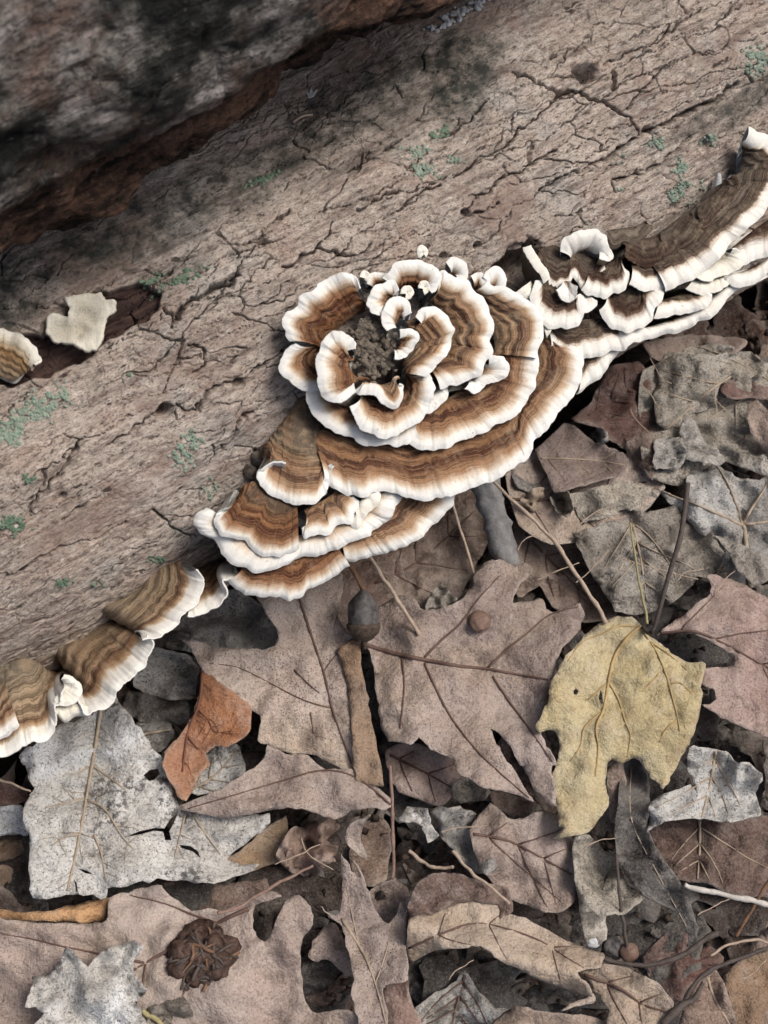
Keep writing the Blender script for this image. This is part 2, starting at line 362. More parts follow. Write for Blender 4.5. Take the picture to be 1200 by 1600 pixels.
VEIN = {
 'dark': plain_mat('vein_dark', (.10, .06, .05), (.15, .095, .075)), 'pale': plain_mat('vein_pale', (.40, .33, .25), (.30, .24, .18)),
 'gold': plain_mat('vein_gold', (.36, .25, .11), (.46, .34, .17)), 'red': plain_mat('vein_red', (.20, .085, .05), (.14, .06, .04)),
}
STEM = {
 'straw': plain_mat('stem_straw', (.46, .37, .29), (.33, .25, .19), 400), 'brown': plain_mat('stem_brown', (.13, .07, .045), (.22, .13, .075), 400),
 'dark': plain_mat('stem_dark', (.06, .047, .042), (.10, .08, .07), 400), 'white': plain_mat('stem_white', (.58, .55, .50), (.44, .41, .37), 400),
 'red': plain_mat('stem_red', (.19, .12, .095), (.30, .205, .165), 400), 'grey': plain_mat('stem_grey', (.17, .165, .165), (.30, .295, .29), 160, .85, .8, .002, (1, 1, .3)),
 'green': plain_mat('stem_green', (.30, .27, .13), (.38, .33, .18), 400),
}
SOIL = plain_mat('soil', (.012, .009, .008), (.04, .03, .024), 90, .95, 1, .006)
CRUMB = plain_mat('crumbs', (.02, .015, .012), (.10, .072, .056), 60, .9)  # crumb colour darkened to put the litter gap shade into it
LICHEN = plain_mat('lichen', (.15, .21, .16), (.33, .385, .315), 260, .95, .8, .001)
LICHEN_D = plain_mat('lichen_dark', (.075, .13, .085), (.19, .25, .18), 260, .95, .8, .001)
GRIT = plain_mat('grit', (.05, .04, .032), (.23, .195, .155), 320, .9, .9, .001)
NUT = plain_mat('nut_shell', (.025, .022, .022), (.15, .142, .138), 160, .55, .5, .001)
NUTCAP = plain_mat('nut_cap', (.035, .026, .02), (.11, .08, .06), 500, .8, .9, .001)
SEED = plain_mat('seed', (.13, .08, .06), (.21, .14, .11), 300, .6)
HUSK = plain_mat('husk', (.025, .015, .012), (.10, .06, .045), 160, .55, .9, .002)
CRUST = plain_mat('white_crust', (.62, .64, .66), (.40, .41, .42), 200, .9, .8, .001)

# ------------------------------------------------------------------ ground
gx = np.concatenate([-np.geomspace(12, .62, 14), np.linspace(-.6, .6, 121), np.geomspace(.62, 12, 14)])
GX, GY = np.meshgrid(gx, gx)
gz = -0.048 + 0.006 * fbm(GX * 14, GY * 14, 3) * (np.hypot(GX, GY) < 1.2)
tag(link('ground', mesh_np('ground', np.stack([GX, GY, gz], -1).reshape(-1, 3), grid_faces(len(gx), len(gx))), SOIL), 'dark damp soil under the leaf litter', None, None, 'structure')

# ------------------------------------------------------------------ main log
def nonuni(lo, hi, a, b, step, ext):
    core = np.arange(a, b, step)
    return np.concatenate([np.linspace(lo, a, ext, endpoint=False), core, np.linspace(b, hi, ext)])
LU = nonuni(-0.62, 0.66, -0.25, 0.27, 0.00039, 70)
LT = nonuni(R_(-120), R_(240), R_(-24), R_(101), 0.00039 / LR, 40)
CRACKS = [
 (1.6, [(805,110),(835,122),(865,132),(880,142),(905,138),(925,152),(955,162),(972,175),(992,192),(998,210)]),
 (2.6, [(1155,130),(1125,155),(1090,170),(1050,190),(1020,202),(998,215),(970,235),(945,248)]),
 (1.5, [(945,248),(920,260),(895,272),(875,275),(860,290),(845,298)]),
 (1.3, [(880,145),(850,172),(820,195),(805,218),(770,240),(750,248),(735,262),(710,275)]),
 (1.3, [(870,232),(840,248),(820,265),(785,278),(765,298),(745,312),(728,332)]),
 (1.2, [(1080,215),(1050,240),(1020,260),(985,275),(955,280),(957,300)]),
 (1.0, [(1040,105),(1015,130),(995,150),(985,165)]), (1.0, [(1095,10),(1065,35),(1025,65),(990,78),(945,95)]),
 (1.0, [(720,345),(760,330),(780,315)]), (1.1, [(730,400),(750,385),(775,368),(782,345)]),
 (1.1, [(440,420),(490,390),(505,370),(520,350)]), (1.0, [(490,390),(550,400),(580,380)]),
 (2.4, [(276,496),(289,482),(311,467),(330,454),(356,443),(375,430)]), (1.2, [(259,482),(272,499),(272,512)]),
 (1.6, [(307,644),(322,625),(337,610),(360,599),(375,600),(397,580),(431,561),(450,550)]), (1.0, [(274,632),(289,640),(307,644)]),
 (1.3, [(165,698),(187,687),(210,672),(225,659),(247,647)]), (1.8, [(127,689),(112,711),(97,734),(82,752),(71,769),(45,782)]),
 (1.1, [(94,816),(109,807),(131,794),(157,775)]), (1.5, [(394,647),(375,659),(360,689),(337,711),(326,726)]),
 (1.6, [(240,797),(259,812),(270,824),(300,835)]), (1.0, [(292,542),(315,544),(322,561),(315,576),(300,584)]),
 (1.1, [(640,215),(600,235),(560,262),(540,270)]), (1.0, [(455,330),(430,345),(400,372),(380,385)]),
 (1.2, [(10,900),(60,875),(110,850),(150,845),(200,815)]), (1.1, [(60,965),(120,930),(180,880),(240,850)]),
 (1.0, [(620,330),(660,300),(690,290)]), (1.0, [(560,330),(590,310),(625,300)]), (1.0, [(690,215),(730,190),(770,150)]),
]
PITS = [((258,643),.0028,.012),((918,113),.0032,.012),((728,332),.0015,.005),((374,600),.0018,.006),((98,777),.0014,.005),((905,107),.0018,.007),((410,380),.0016,.004),((690,400),.0014,.004),((745,383),.0014,.004),((818,420),.0085,.022),((800,432),.006,.018),((1105,225),.003,.004)]
BARE = [(-40,610),(-40,545),(0,530),(70,520),(110,470),(160,448),(215,440),(262,455),(240,490),(190,530),(130,570),(60,590),(10,605)]
def log_field(UU, TT):
    v = LR * TT
    wu = UU + .007 * fbm(UU * 70, v * 70, 21, 4); wv = v + .0045 * fbm(UU * 70 + 9, v * 70, 25, 4) + .0016 * fbm(UU * 330, v * 330, 27, 2)
    d = .0065 * fbm(UU * 9, v * 16, 1, 3) + .0012 * fbm(UU * 45, v * 60, 4, 4)
    open_ = sstep(-.25, .25, fbm(UU * 26, v * 30, 31, 3))
    f1, f2, c = worley(wu / .034 + wv / .05, wv / .0095, 41); e = f2 - f1
    d += .0004 * (c - .5) - (.0003 + .0032 * open_ ** 2) * (1 - sstep(.004, .026, e))
    f1, f2, c = worley(wu / .0105, wv / .0050, 57); e = f2 - f1
    op2 = sstep(-.1, .3, fbm(UU * 40 + 5, v * 44, 35, 3))
    d += .0002 * (c - .5) - .0008 * op2 ** 2 * (1 - sstep(.010, .05, e))
    d += .0006 * fbm(UU * 240, v * 420, 61, 3)
    f1, f2, c = worley(wu / .085 + wv / .06, wv / .0135, 47); d -= .0036 * sstep(-.1, .25, fbm(UU * 14 + 3, v * 24, 33, 3)) * (1 - sstep(.002, .018, f2 - f1))
    # rough fibrous strip along the side that faces the leaves
    rough = sstep(.55, .05, TT) * .8 + .2 * sstep(.2, .6, fbm(UU * 8, v * 9, 71, 2))
    d += rough * (.0013 * fbm(UU * 70, v * 260, 73, 4) - .0010 * (1 - sstep(0, .12, np.abs(vnoise(UU * 55 + 30 * v, v * 240, 77)))))
    return d
UU, TT = np.meshgrid(LU, LT)                       # rows theta, columns u
D = log_field(UU, TT); VV = LR * TT
bare = np.zeros_like(D); stain_shade = np.zeros_like(D)
def box(pu, pv, m):
    iu = slice(np.searchsorted(LU, pu.min() - m), np.searchsorted(LU, pu.max() + m))
    it = slice(np.searchsorted(LT, (pv.min() - m) / LR), np.searchsorted(LT, (pv.max() + m) / LR))
    return it, iu
for wd, path in CRACKS:
    u, th, _ = on_log(spline(path, 4)); p = np.stack([u, LR * th], 1); it, iu = box(p[:, 0], p[:, 1], .012)
    Pq = np.stack([UU[it, iu].ravel(), VV[it, iu].ravel()], 1)
    Pw = Pq + .0022 * np.stack([fbm(Pq[:, 0] * 280, Pq[:, 1] * 280, 81, 4), fbm(Pq[:, 0] * 280, Pq[:, 1] * 280, 85, 4)], 1)
    ds = polydist(Pw, p) / (wd * .00027 * (1 + .7 * vnoise(Pq[:, 0] * 180, Pq[:, 1] * 180, 88)))
    D[it, iu] -= (.0050 * min(wd, 1.8) * np.exp(-ds ** 2) + .0002 * np.exp(-(ds / 4) ** 2)).reshape(D[it, iu].shape)
for px, r, dp in PITS:
    u, th, _ = on_log([px]); it, iu = box(u, LR * th, r * 3)
    dd = np.hypot((UU[it, iu] - u[0]) * .8, VV[it, iu] - LR * th[0]) / (r * (1 + .5 * fbm(UU[it, iu] * 250, VV[it, iu] * 250, 91, 2)))
    D[it, iu] -= dp * np.exp(-dd ** 4)
u, th, _ = on_log(BARE); pb = np.stack([u, LR * th], 1); it, iu = box(u, LR * th, .02)
Pq = np.stack([UU[it, iu].ravel(), VV[it, iu].ravel()], 1)
Pw = Pq + .006 * np.stack([fbm(Pq[:, 0] * 90, Pq[:, 1] * 130, 95, 4), fbm(Pq[:, 0] * 90, Pq[:, 1] * 130, 99, 4)], 1)
sgn = polydist(Pw, np.r_[pb, pb[:1]]) * np.where(inpoly(Pw, pb), 1, -1)
bm_ = sstep(-.0006, .0006, sgn).reshape(D[it, iu].shape); bare[it, iu] = bm_
D[it, iu] -= bm_ * (.005 + .002 * fbm(UU[it, iu] * 40, VV[it, iu] * 420, 101, 4))
for (px, ru, rv, a) in [((715,110),.034,.022,1.0),((600,120),.05,.012,.9),((430,235),.06,.012,.95),((250,335),.06,.013,.95),((80,425),.06,.014,1.0),((20,480),.03,.012,.9),((640,150),.03,.012,.7),((300,330),.05,.013,.8),((150,400),.06,.014,.7),((60,420),.05,.016,.9),((560,250),.04,.006,.5),((1165,165),.03,.01,.9),((1095,190),.02,.006,.8),((270,430),.02,.007,.6),((480,230),.05,.01,.7)]:  # real stain on upper bark; spots along the crevice paint the second log's shade
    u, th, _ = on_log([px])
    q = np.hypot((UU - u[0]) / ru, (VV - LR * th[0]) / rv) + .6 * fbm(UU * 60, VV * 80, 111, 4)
    stain_shade = np.maximum(stain_shade, a * sstep(1.15, .45, q))
def log_point(p, h=0.0):
    """point on the finished bark under a pixel, raised by h"""
    u, th, _ = on_log(p)
    iu = np.clip(np.searchsorted(LU, u), 0, len(LU) - 1); it = np.clip(np.searchsorted(LT, th), 0, len(LT) - 1)
    r = LR + D[it, iu] + h
    return from_uqz(u, r * np.cos(th), r * np.sin(th))
RR = LR + D
RR = RR * np.where((LU < -.6) | (LU > .645), .97, 1)[None, :]
V = np.stack([UU, RR * np.cos(TT), RR * np.sin(TT)], -1)        # local: x along axis, y toward the leaves, z up
nr_, nc_ = UU.shape
lme = mesh_np('bark', (V * [1, -1, 1]).reshape(-1, 3), grid_faces(nr_, nc_), True, {'bare': bare, 'stain_shade': stain_shade})
logO = thing('fallen_log', (QD * LQ + [0, 0, LZ]).tolist(), 'thick fallen log with cracked grey brown bark, carrying the banded shelf fungi', 'log')
logO.rotation_euler = (0, 0, PHI)
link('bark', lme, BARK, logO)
for x, s in ((-.618, -1), (.658, 1)):
    a = np.linspace(0, 2 * math.pi, 48, endpoint=False); rr = LR * .985 * (1 + .02 * np.sin(5 * a))
    Vc = [(x + .004 * s, 0, 0)] + [(x + .002 * s * math.sin(3 * t), r * math.cos(t), r * math.sin(t)) for t, r in zip(a, rr)]
    link('cut_end', mesh_np('cut_end', Vc, [[0, 1 + k, 1 + (k + 1) % 48] for k in range(48)]), STEM['brown'], logO)

# ------------------------------------------------------------------ second log, lying on the first
PHI2, R2, Z2, Q2 = R_(36.5), 0.100, 0.300, -0.150
A2 = np.array([math.cos(PHI2), math.sin(PHI2), 0]); Q2D = np.array([math.sin(PHI2), -math.cos(PHI2), 0])
u2 = nonuni(-.60, .55, -.34, .26, .0011, 16); t2 = nonuni(R_(-150), R_(210), R_(-75), R_(110), .0011 / R2, 30)
U2, T2 = np.meshgrid(u2, t2); v2 = R2 * T2
d2 = .012 * fbm(U2 * 11, v2 * 15, 201, 3) + .005 * fbm(U2 * 40, v2 * 55, 205, 5)
f1, f2, c = worley(U2 / .03 + .2 * fbm(U2 * 60, v2 * 60, 3), v2 / .02 + .3 * fbm(U2 * 60, v2 * 60, 8), 211)
d2 -= .0012 * (1 - sstep(.0, .10, f2 - f1))
thr = R_(6) + R_(24) * np.clip(U2 / .17, -1, 0)
low = sstep(thr, thr - R_(14), T2 + .4 * fbm(U2 * 22, v2 * 22, 215, 3))
d2 += low * (.012 * fbm(U2 * 30, v2 * 120, 221, 5) - .005)
d2 -= .014 * sstep(.08, .4, fbm(U2 * 13, v2 * 30, 231, 3)) * sstep(R_(15), R_(-15), T2)
r2 = R2 + d2
V2 = np.stack([U2, -r2 * np.cos(T2), r2 * np.sin(T2)], -1).reshape(-1, 3)
log2 = thing('rotting_log', (Q2D * Q2 + [0, 0, Z2]).tolist(), 'dark blotchy rotting log with reddish crumbling edge lying on the paler log', 'log')
log2.rotation_euler = (0, 0, PHI2)
link('bark', mesh_np('bark_rotten', V2, grid_faces(*U2.shape), True, {'rot': low}), ROT, log2)
for x in (-.6, .55):
    a = np.linspace(0, 2 * math.pi, 40, endpoint=False)
    link('broken_end', mesh_np('broken_end', [(x, 0, 0)] + [(x, R2 * .97 * math.cos(t), R2 * .97 * math.sin(t)) for t in a], [[0, 1 + k, 1 + (k + 1) % 40] for k in range(40)]), STEM['brown'], log2)

# ------------------------------------------------------------------ shelf fungi
FGROUP = 'banded bracket fungi on the log'
def bracket(label, outer, inner, l0, l1, pal='warm', W=85, wm=21, bulge=.002, th=.0008, scallop=2.4, zoff=0., name='bracket_fungus', seed=None):
    """one cap: inner edge on the log (l0=None) or at lift l0, outer margin at lift l1 over the shelf surface; W = pixels one set of zones spans"""
    seed = seed or int(outer[0][0] * 7 + outer[0][1]) % 997
    O = spline(outer, 8); ln = np.linalg.norm(np.diff(O, axis=0), axis=1).sum()
    nt = int(max(24, min(260, ln / 2.2))); O = resample(O, nt); I = resample(spline(inner, 8), nt)
    arc = np.linspace(0, ln, nt)
    dirv = O - I; wid = np.linalg.norm(dirv, axis=1); dirv /= wid[:, None] + 1e-9
    endf = np.clip(np.minimum(arc, ln - arc) / 14, 0, 1)
    j = scallop * (fbm(arc / 18, arc * 0 + seed, seed, 5) * 2.8 + .35 * np.sign(np.sin(arc / 9 + 3 * vnoise(arc / 40, arc * 0, seed + 3))))
    k = np.ones(3) / 3; j = np.convolve(np.pad(j, 1, mode='edge'), k, 'valid') * (.4 + .6 * endf)
    O = O + dirv * j[:, None]; wid = wid + j
    lw = .0016 * vnoise(arc / 34, arc * 0 + 2, seed + 7) + .0005 * vnoise(arc / 12, arc * 0, seed + 8)
    O3 = on_shelf(O, l1 + lw)
    if l0 is None: I3 = on_log(I)[2]
    else: I3 = on_shelf(I, l0)
    wml = np.minimum(wm * (1 + .25 * vnoise(arc / 30, arc * 0 + 5, seed + 1)), .48 * np.maximum(wid, 2))
    n1 = int(max(8, min(40, wid.max() / 2.4))); n2 = 9
    brk = 1 - wml / np.maximum(wid, 3)
    s = np.concatenate([np.linspace(0, 1, n1)[:, None] * brk, brk + np.linspace(0, 1, n2 + 1)[1:, None] * (1 - brk)])      # rows x nt
    dpx = (1 - s) * wid[None]
    P = I3[None] + (O3 - I3)[None] * s[..., None]
    # surface normal of the sheet
    def normals(P):
        a = np.gradient(P, axis=0); b = np.gradient(P, axis=1); n = np.cross(a, b); n /= np.linalg.norm(n, axis=-1)[..., None] + 1e-12
        return n * (1 if ((n * (CAM - P)).sum(-1) > 0).mean() > .5 else -1)
    N = normals(P)
    zone = zoff + dpx / (W * (1 + .16 * vnoise(arc / 80, arc * 0 + 3, seed + 13) + .035 * vnoise(arc / 22, arc * 0 + 8, seed + 14)))[None]
    relief = bulge * np.sin(math.pi * np.clip(s, 0, 1)) ** .8
    relief += .00032 * np.sin(zone * 34 + 2 * vnoise(arc / 50, arc * 0, seed + 2)[None]) * sstep(.2, .35, zone) * np.minimum(1, (1 - np.exp(-s * 8)))
    fib = vnoise(np.broadcast_to(arc / 3.2, s.shape), dpx / 40, seed + 5)
    relief += .00022 * fib * sstep(0, .15, s) + .00030 * vnoise(np.broadcast_to(arc / 11, s.shape), dpx / 25, seed + 6) * sstep(0, .2, s)
    relief += .0004 * sstep(wm * 1.7, wm * .5, dpx) * sstep(0, .3, s)
    relief -= .0006 * sstep(5, 0, dpx)
    P = P + N * relief[..., None]
    N = normals(P)
    # rim and underside
    out = P[-1] - P[-4]; out /= np.linalg.norm(out, axis=1)[:, None] + 1e-12; Ne = N[-1]
    rows, nrm = [], []
    for a in (35, 70, 105, 140, 180):
        ar = math.radians(a); rows.append(P[-1] + (th / 2) * (out * math.sin(ar) - Ne * (1 - math.cos(ar)))); nrm.append(out * math.sin(ar) + Ne * math.cos(ar))
    E = rows[-1]
    ui, qi, zi = uqz(P[0]); qa = np.clip(qi, -LR, LR * .93); zl = np.sqrt(LR ** 2 - qa ** 2) - .004
    B = from_uqz(ui, qa - .002, np.minimum(np.minimum(zi - .004, zl), zi - .004 - 1.9 * (qi - qa)))
    for f in (.3, .65, 1.0):
        rows.append(E + (B - E) * f - Ne * .001 * math.sin(math.pi * f)); nrm.append(-Ne)
    rows, nrm = np.array(rows), np.array(nrm)
    base = P[0].mean(0)
    o = thing(name, base.tolist(), label, 'fungus', FGROUP)
    arcs = np.broadcast_to(arc * .00027, s.shape)
    for nm, A, NA, Z, AR in (('cap', P[:n1], N[:n1], zone[:n1], arcs[:n1]),
                             ('margin', np.concatenate([P[n1 - 1:], rows]), np.concatenate([N[n1 - 1:], nrm]),
                              np.concatenate([zone[n1 - 1:], np.full((len(rows), nt), zoff)]), np.concatenate([arcs[n1 - 1:], np.broadcast_to(arcs[:1], (len(rows), nt))]))):
        F = grid_faces(A.shape[0], nt)
        Vl = (A - base).reshape(-1, 3)
        c = np.cross(A[:-1, 1:] - A[:-1, :-1], A[1:, :-1] - A[:-1, :-1])
        if (c * NA[:-1, :-1])[:8].sum() < 0: F = F[:, ::-1]
        me = mesh_np(nm, Vl, F, True, {'zone': np.clip(Z, 0, 1), 'arc': AR, 'rnd': np.full(A.shape[:2], (seed * .6180339) % 1)})
        try: me.normals_split_custom_set_from_vertices(NA.reshape(-1, 3).tolist())
        except Exception: pass
        link(nm, me, FM[pal], o)
    return o

def z1(p): return [(400 + x / 2.4, 350 + y / 2.4) for x, y in p]      # readings taken on enlargements, back to photo pixels
def z2(p): return [(780 + x / 2.857, 180 + y / 2.857) for x, y in p]
def z3(p): return [(280 + x / 2.4, 640 + y / 2.4) for x, y in p]
def z4(p): return [(x / 2.857, 820 + y / 2.857) for x, y in p]
def z7(p): return [(x / 2.667, 400 + y / 2.667) for x, y in p]

# the rosette
bracket('wide crescent cap forming the lobed far-from-leaves flank of the rosette', z1([(385,245),(370,205),(340,190),(280,200),(220,240),(170,280),(155,318),(115,340),(104,385),(122,425),(135,440)]),
        z1([(420,300),(400,330),(360,350),(330,370),(300,400),(280,430),(275,450),(270,470)]), .003, .013, 'warm', 72, 19)
bracket('rounded white-lipped lobe tucked under the crescent cap of the rosette', z1([(150,450),(120,465),(98,505),(93,550),(125,592),(180,620),(230,612)]), z1([(250,440),(240,470),(235,500),(240,540),(260,570),(280,590)]), .002, .010, 'warm', 72, 19)
bracket('small spiral curled cap at the heart of the rosette', z1([(368,470),(358,425),(310,398),(262,418),(235,480),(229,540),(240,600),(265,650),(300,668),(335,655),(375,625)]),
        z1([(352,492),(345,515),(345,535),(352,550),(365,565),(385,580),(410,588),(430,592)]), .012, .022, 'warm', 62, 17, .004)
bracket('thin brown rolled lip with a cream tongue in the rosette heart', z1([(372,622),(385,645),(410,640),(450,640),(480,670),(520,683),(550,662),(556,625),(535,603)]), z1([(395,600),(410,600),(430,605),(455,605),(480,600),(505,592),(525,585),(540,580)]), .015, .020, 'warm', 38, 5, .003)
bracket('cup-shaped cap below the spiral, white rimmed with dark brown bowl', z1([(645,560),(668,600),(655,660),(632,715),(582,765),(522,793),(460,796),(408,775),(374,740),(358,680)]),
        z1([(560,560),(560,590),(555,620),(530,640),(490,645),(450,640),(410,632),(385,640)]), .007, .0165, 'warm', 72, 21, .003)
bracket('ear-shaped loop cap rising beside the crumb-filled centre of the rosette', z1([(600,352),(630,318),(680,309),(720,345),(738,400),(725,462),(692,512),(660,550),(640,575)]),
        z1([(590,390),(575,400),(560,420),(548,440),(540,470),(540,500),(548,530),(555,555)]), .011, .0205, 'warm', 62, 17, .004)
bracket('broad arching cap with wide chocolate band wrapping the loop cap', z1([(672,205),(700,180),(745,192),(802,228),(850,280),(876,340),(886,420),(872,500),(840,560),(790,592),(740,608),(690,618)]),
        z1([(640,290),(660,300),(680,330),(690,370),(692,420),(685,470),(670,510),(655,545)]), .006, .0145, 'warm', 84, 21, .003)
bracket('short white lip under the arching cap, beside the cup-shaped cap', z1([(715,610),(715,640),(690,675),(655,702),(632,705)]), z1([(690,600),(680,610),(665,620),(650,640),(635,660)]), .006, .011, 'warm', 120, 14)
bracket('tongue-shaped pale lobe standing free between the arching cap and outer fan', z1([(870,505),(905,495),(935,505),(950,535),(930,572),(870,600),(822,632),(788,612)]), z1([(862,520),(850,535),(842,550),(832,565),(820,580),(805,592),(795,600)]), .006, .0125, 'warm', 150, 12)
bracket('low outer cap below the cup-shaped cap with broad white rim', z1([(212,600),(196,640),(200,690),(235,742),(300,777),(350,800),(400,826),(480,832),(560,822),(610,800)]),
        z1([(300,600),(300,620),(310,640),(340,660),(390,670),(450,680),(520,680),(570,670)]), .002, .0105, 'warm', 84, 21)
bracket('outer fan of the rosette sweeping down towards the leaf litter', z1([(575,818),(630,838),(690,849),(760,820),(850,780),(930,740),(1000,690),(1035,630),(1052,560),(1056,490),(1040,470)]),
        z1([(600,690),(640,690),(690,670),(740,640),(790,600),(830,560),(850,520),(860,500),(865,490)]), .002, .0095, 'warm', 92, 22)
bracket('upper outer fan of the rosette beside the dark hole in the bark', z1([(1050,505),(1070,470),(1082,415),(1072,350),(1035,300),(990,262),(940,240),(900,232),(870,215)]),
        z1([(890,490),(895,460),(890,420),(880,380),(860,340),(840,300),(820,270),(800,250)]), .004, .0115, 'warm', 88, 20)
bracket('rounded cap crowning the upper side of the rosette', z1([(478,205),(500,172),(535,148),(575,139),(620,138),(658,158),(684,190),(672,235),(655,255)]), z1([(530,250),(540,245),(555,242),(575,240),(595,242),(610,245),(625,250),(635,258)]), .006, .0155, 'warm', 62, 16)
bracket('small scalloped cap overhanging the gap beside the crescent cap', z1([(532,250),(512,212),(480,222),(440,235),(418,265),(416,300),(445,326),(472,335)]), z1([(528,275),(518,272),(508,275),(498,282),(492,292),(490,302),(490,312)]), .010, .0175, 'warm', 60, 14)
bracket('tiny white-hooded cap above the crumb-filled centre', z1([(580,335),(566,300),(530,279),(490,295),(474,330),(478,370),(492,400)]), z1([(560,350),(552,348),(545,352),(538,358),(530,368),(522,380),(515,392)]), .013, .0195, 'warm', 66, 13)
bracket('small brown tongue with pale tip at the crumb-filled centre', z1([(540,402),(580,398),(616,410),(606,445),(588,472),(560,500),(520,503)]), z1([(530,420),(535,430),(535,445),(535,455),(530,465),(525,475),(518,485)]), .014, .021, 'warm', 46, 6)
for lab, p in (('tiny white knob cap joining two caps of the rosette', [(548,262),(555,240),(575,238),(588,255),(575,275),(560,278)]), ('tiny white knob cap on the rim of the crowning cap', [(612,240),(622,220),(640,222),(645,245),(630,260)]),
               ('white teardrop cap standing alone on bark above the rosette', [(610,128),(606,100),(622,82),(642,100),(635,120)]), ('tiny white nub cap at the crescent cap end of the rosette', [(395,200),(405,183),(420,190),(415,215)])):
    m = np.mean(z1(p), 0); bracket(lab, z1(p), [m + (np.array(q) - m) * .25 for q in z1(p)], .010, .013, 'cream', 90, 8, .001, .0012, .6)
bracket('white-tipped fan cap rising behind the arching cap of the rosette', z1([(715,150),(745,132),(778,140),(792,175),(785,205),(760,212)]), z1([(720,185),(725,190),(732,196),(740,200),(746,205)]), .002, .009, 'warm', 100, 12)
bracket('small white-tipped cap at the edge of the dark bark hole', z1([(855,200),(880,172),(910,165),(932,200),(930,232),(915,250)]), z1([(860,240),(868,245),(878,250),(890,255),(900,258)]), .004, .011, 'warm', 95, 12)
bracket('brown worn strip cap at the foot of the fan-shaped tip', z1([(808,200),(840,190),(860,210),(885,245)]), z1([(815,240),(825,245),(840,255),(855,262)]), .004, .009, 'warm', 40, 2)
bracket('worn brown cap stub behind the gap in the rosette', z1([(415,225),(425,190),(460,180),(495,185)]), z1([(430,235),(445,232),(465,230),(485,228)]), .002, .008, 'warm', 26, 2)
# long shelf under the rosette
bracket('hooked ochre lobe at the bark end of the long shelf', z1([(112,905),(60,905),(8,935),(25,988),(80,1030),(150,1052),(220,1046),(253,1012),(268,968),(285,905)]),
        z1([(105,880),(100,830),(105,770),(125,710),(165,650),(200,650),(240,690),(270,750),(285,800)]), None, .0068, 'warm', 84, 20, .004)
bracket('long brown banded shelf with wavy white edge running under the rosette', z1([(255,960),(285,982),(345,1010),(400,1027),(440,1008),(500,1000),(570,1025),(640,1032),(700,1021),(765,1000),(850,980),(930,940),(1005,885),(1040,840)]),
        z1([(215,800),(255,770),(330,780),(400,800),(480,810),(560,810),(640,800),(720,790),(800,770),(860,740),(920,710),(965,690)]), .000, .0065, 'warm', 105, 24)
bracket('right-hand sweep of the long shelf where it turns up the log', z1([(1010,880),(1060,805),(1110,742),(1165,682),(1195,640),(1215,590),(1230,530),(1215,480),(1180,455)]),
        z1([(930,720),(970,680),(1000,640),(1025,590),(1045,540),(1055,490),(1065,450),(1080,430)]), .000, .0065, 'warm', 100, 24)
# cluster below the long shelf
bracket('domed ochre cap stacked beneath the hooked lobe', z3([(185,372),(140,395),(132,430),(150,470),(205,482),(252,502),(288,545),(345,552),(410,535),(450,522)]),
        z3([(255,290),(270,270),(290,275),(310,300),(350,320),(400,335),(440,350)]), .002, .0055, 'warm', 66, 15, .0025)
bracket('broad white flange spreading beneath the domed ochre cap', z3([(100,365),(52,425),(82,462),(130,492),(165,545),(230,592),(300,607),(360,597),(430,567),(520,547),(600,518),(680,482),(760,432),(815,372),(834,335),(820,310)]),
        z3([(140,390),(150,420),(190,450),(250,470),(330,480),(410,480),(490,460),(560,430),(620,390),(680,350),(730,320)]), .000, .0005, 'warm', 150, 24)
bracket('ruffled cap with torn white frill under the long shelf', z3([(462,440),(470,478),(520,470),(560,462),(590,430),(640,425),(662,390),(668,350),(645,325)]), z3([(470,375),(500,360),(530,345),(555,330),(575,315),(590,300),(600,290)]), .001, .0055, 'warm', 75, 18, scallop=4)
bracket('narrow white finger cap beside the ruffled frill', z3([(640,400),(645,440),(672,445),(690,400),(738,362),(752,320),(740,300)]), z3([(645,380),(655,365),(670,350),(685,335),(700,320),(710,310)]), .001, .006, 'cream', 120, 14, .003)
bracket('lowest right shelf with brown bands hanging over the litter', z3([(1040,300),(1012,380),(950,440),(870,502),(800,532),(730,542),(665,560),(620,565)]), z3([(880,290),(850,320),(810,350),(760,385),(710,420),(660,450),(600,480)]), -.004, -.006, 'warm', 110, 25)
bracket('lowest left shelf overhanging the pinkish oak leaf', z3([(640,585),(560,640),(490,675),(440,702),(370,713),(290,702),(220,672),(180,640)]), z3([(580,500),(530,520),(470,540),(410,555),(350,570),(300,580),(240,590)]), -.004, -.006, 'warm', 80, 22)
# brackets along the lower edge of the log
bracket('narrow brown shelf bridging the white flange and the grey banded bracket', z4([(1065,215),(1020,250),(990,262),(1010,300),(970,350),(920,385),(870,402),(840,400)]), z4([(1060,165),(1000,160),(950,165),(905,175),(870,190),(850,205),(845,230)]), None, -.005, 'olive', 80, 15)
bracket('grey brown banded bracket leaning out between two folds of bark', z4([(868,205),(903,245),(902,290),(872,340),(832,382),(792,432),(742,480),(690,502),(635,508)]), z4([(790,165),(720,185),(650,230),(590,290),(520,330),(450,355),(460,395),(540,430),(600,450)]), None, -.006, 'olive', 112, 15, .002)
bracket('olive brown fan bracket with stepped white edge', z4([(650,500),(674,530),(664,590),(640,642),(562,692),(522,742),(500,792),(430,832),(388,832),(352,775)]), z4([(560,440),(470,430),(380,490),(280,530),(245,565),(270,610),(310,655),(345,700)]), None, -.006, 'olive', 112, 14, .002)
bracket('small white scoop cap between the two fan brackets', z4([(285,672),(330,688),(358,730),(325,790),(262,808),(240,800)]), z4([(270,690),(280,700),(285,715),(280,735),(268,750),(255,760)]), -.009, -.007, 'cream', 150, 12, .0004)
bracket('pale hollow lobe under the white scoop cap', z4([(245,850),(290,872),(345,862),(385,838),(400,810)]), z4([(255,800),(280,795),(305,790),(335,785),(360,780)]), -.012, -.011, 'cream', 60, 10)
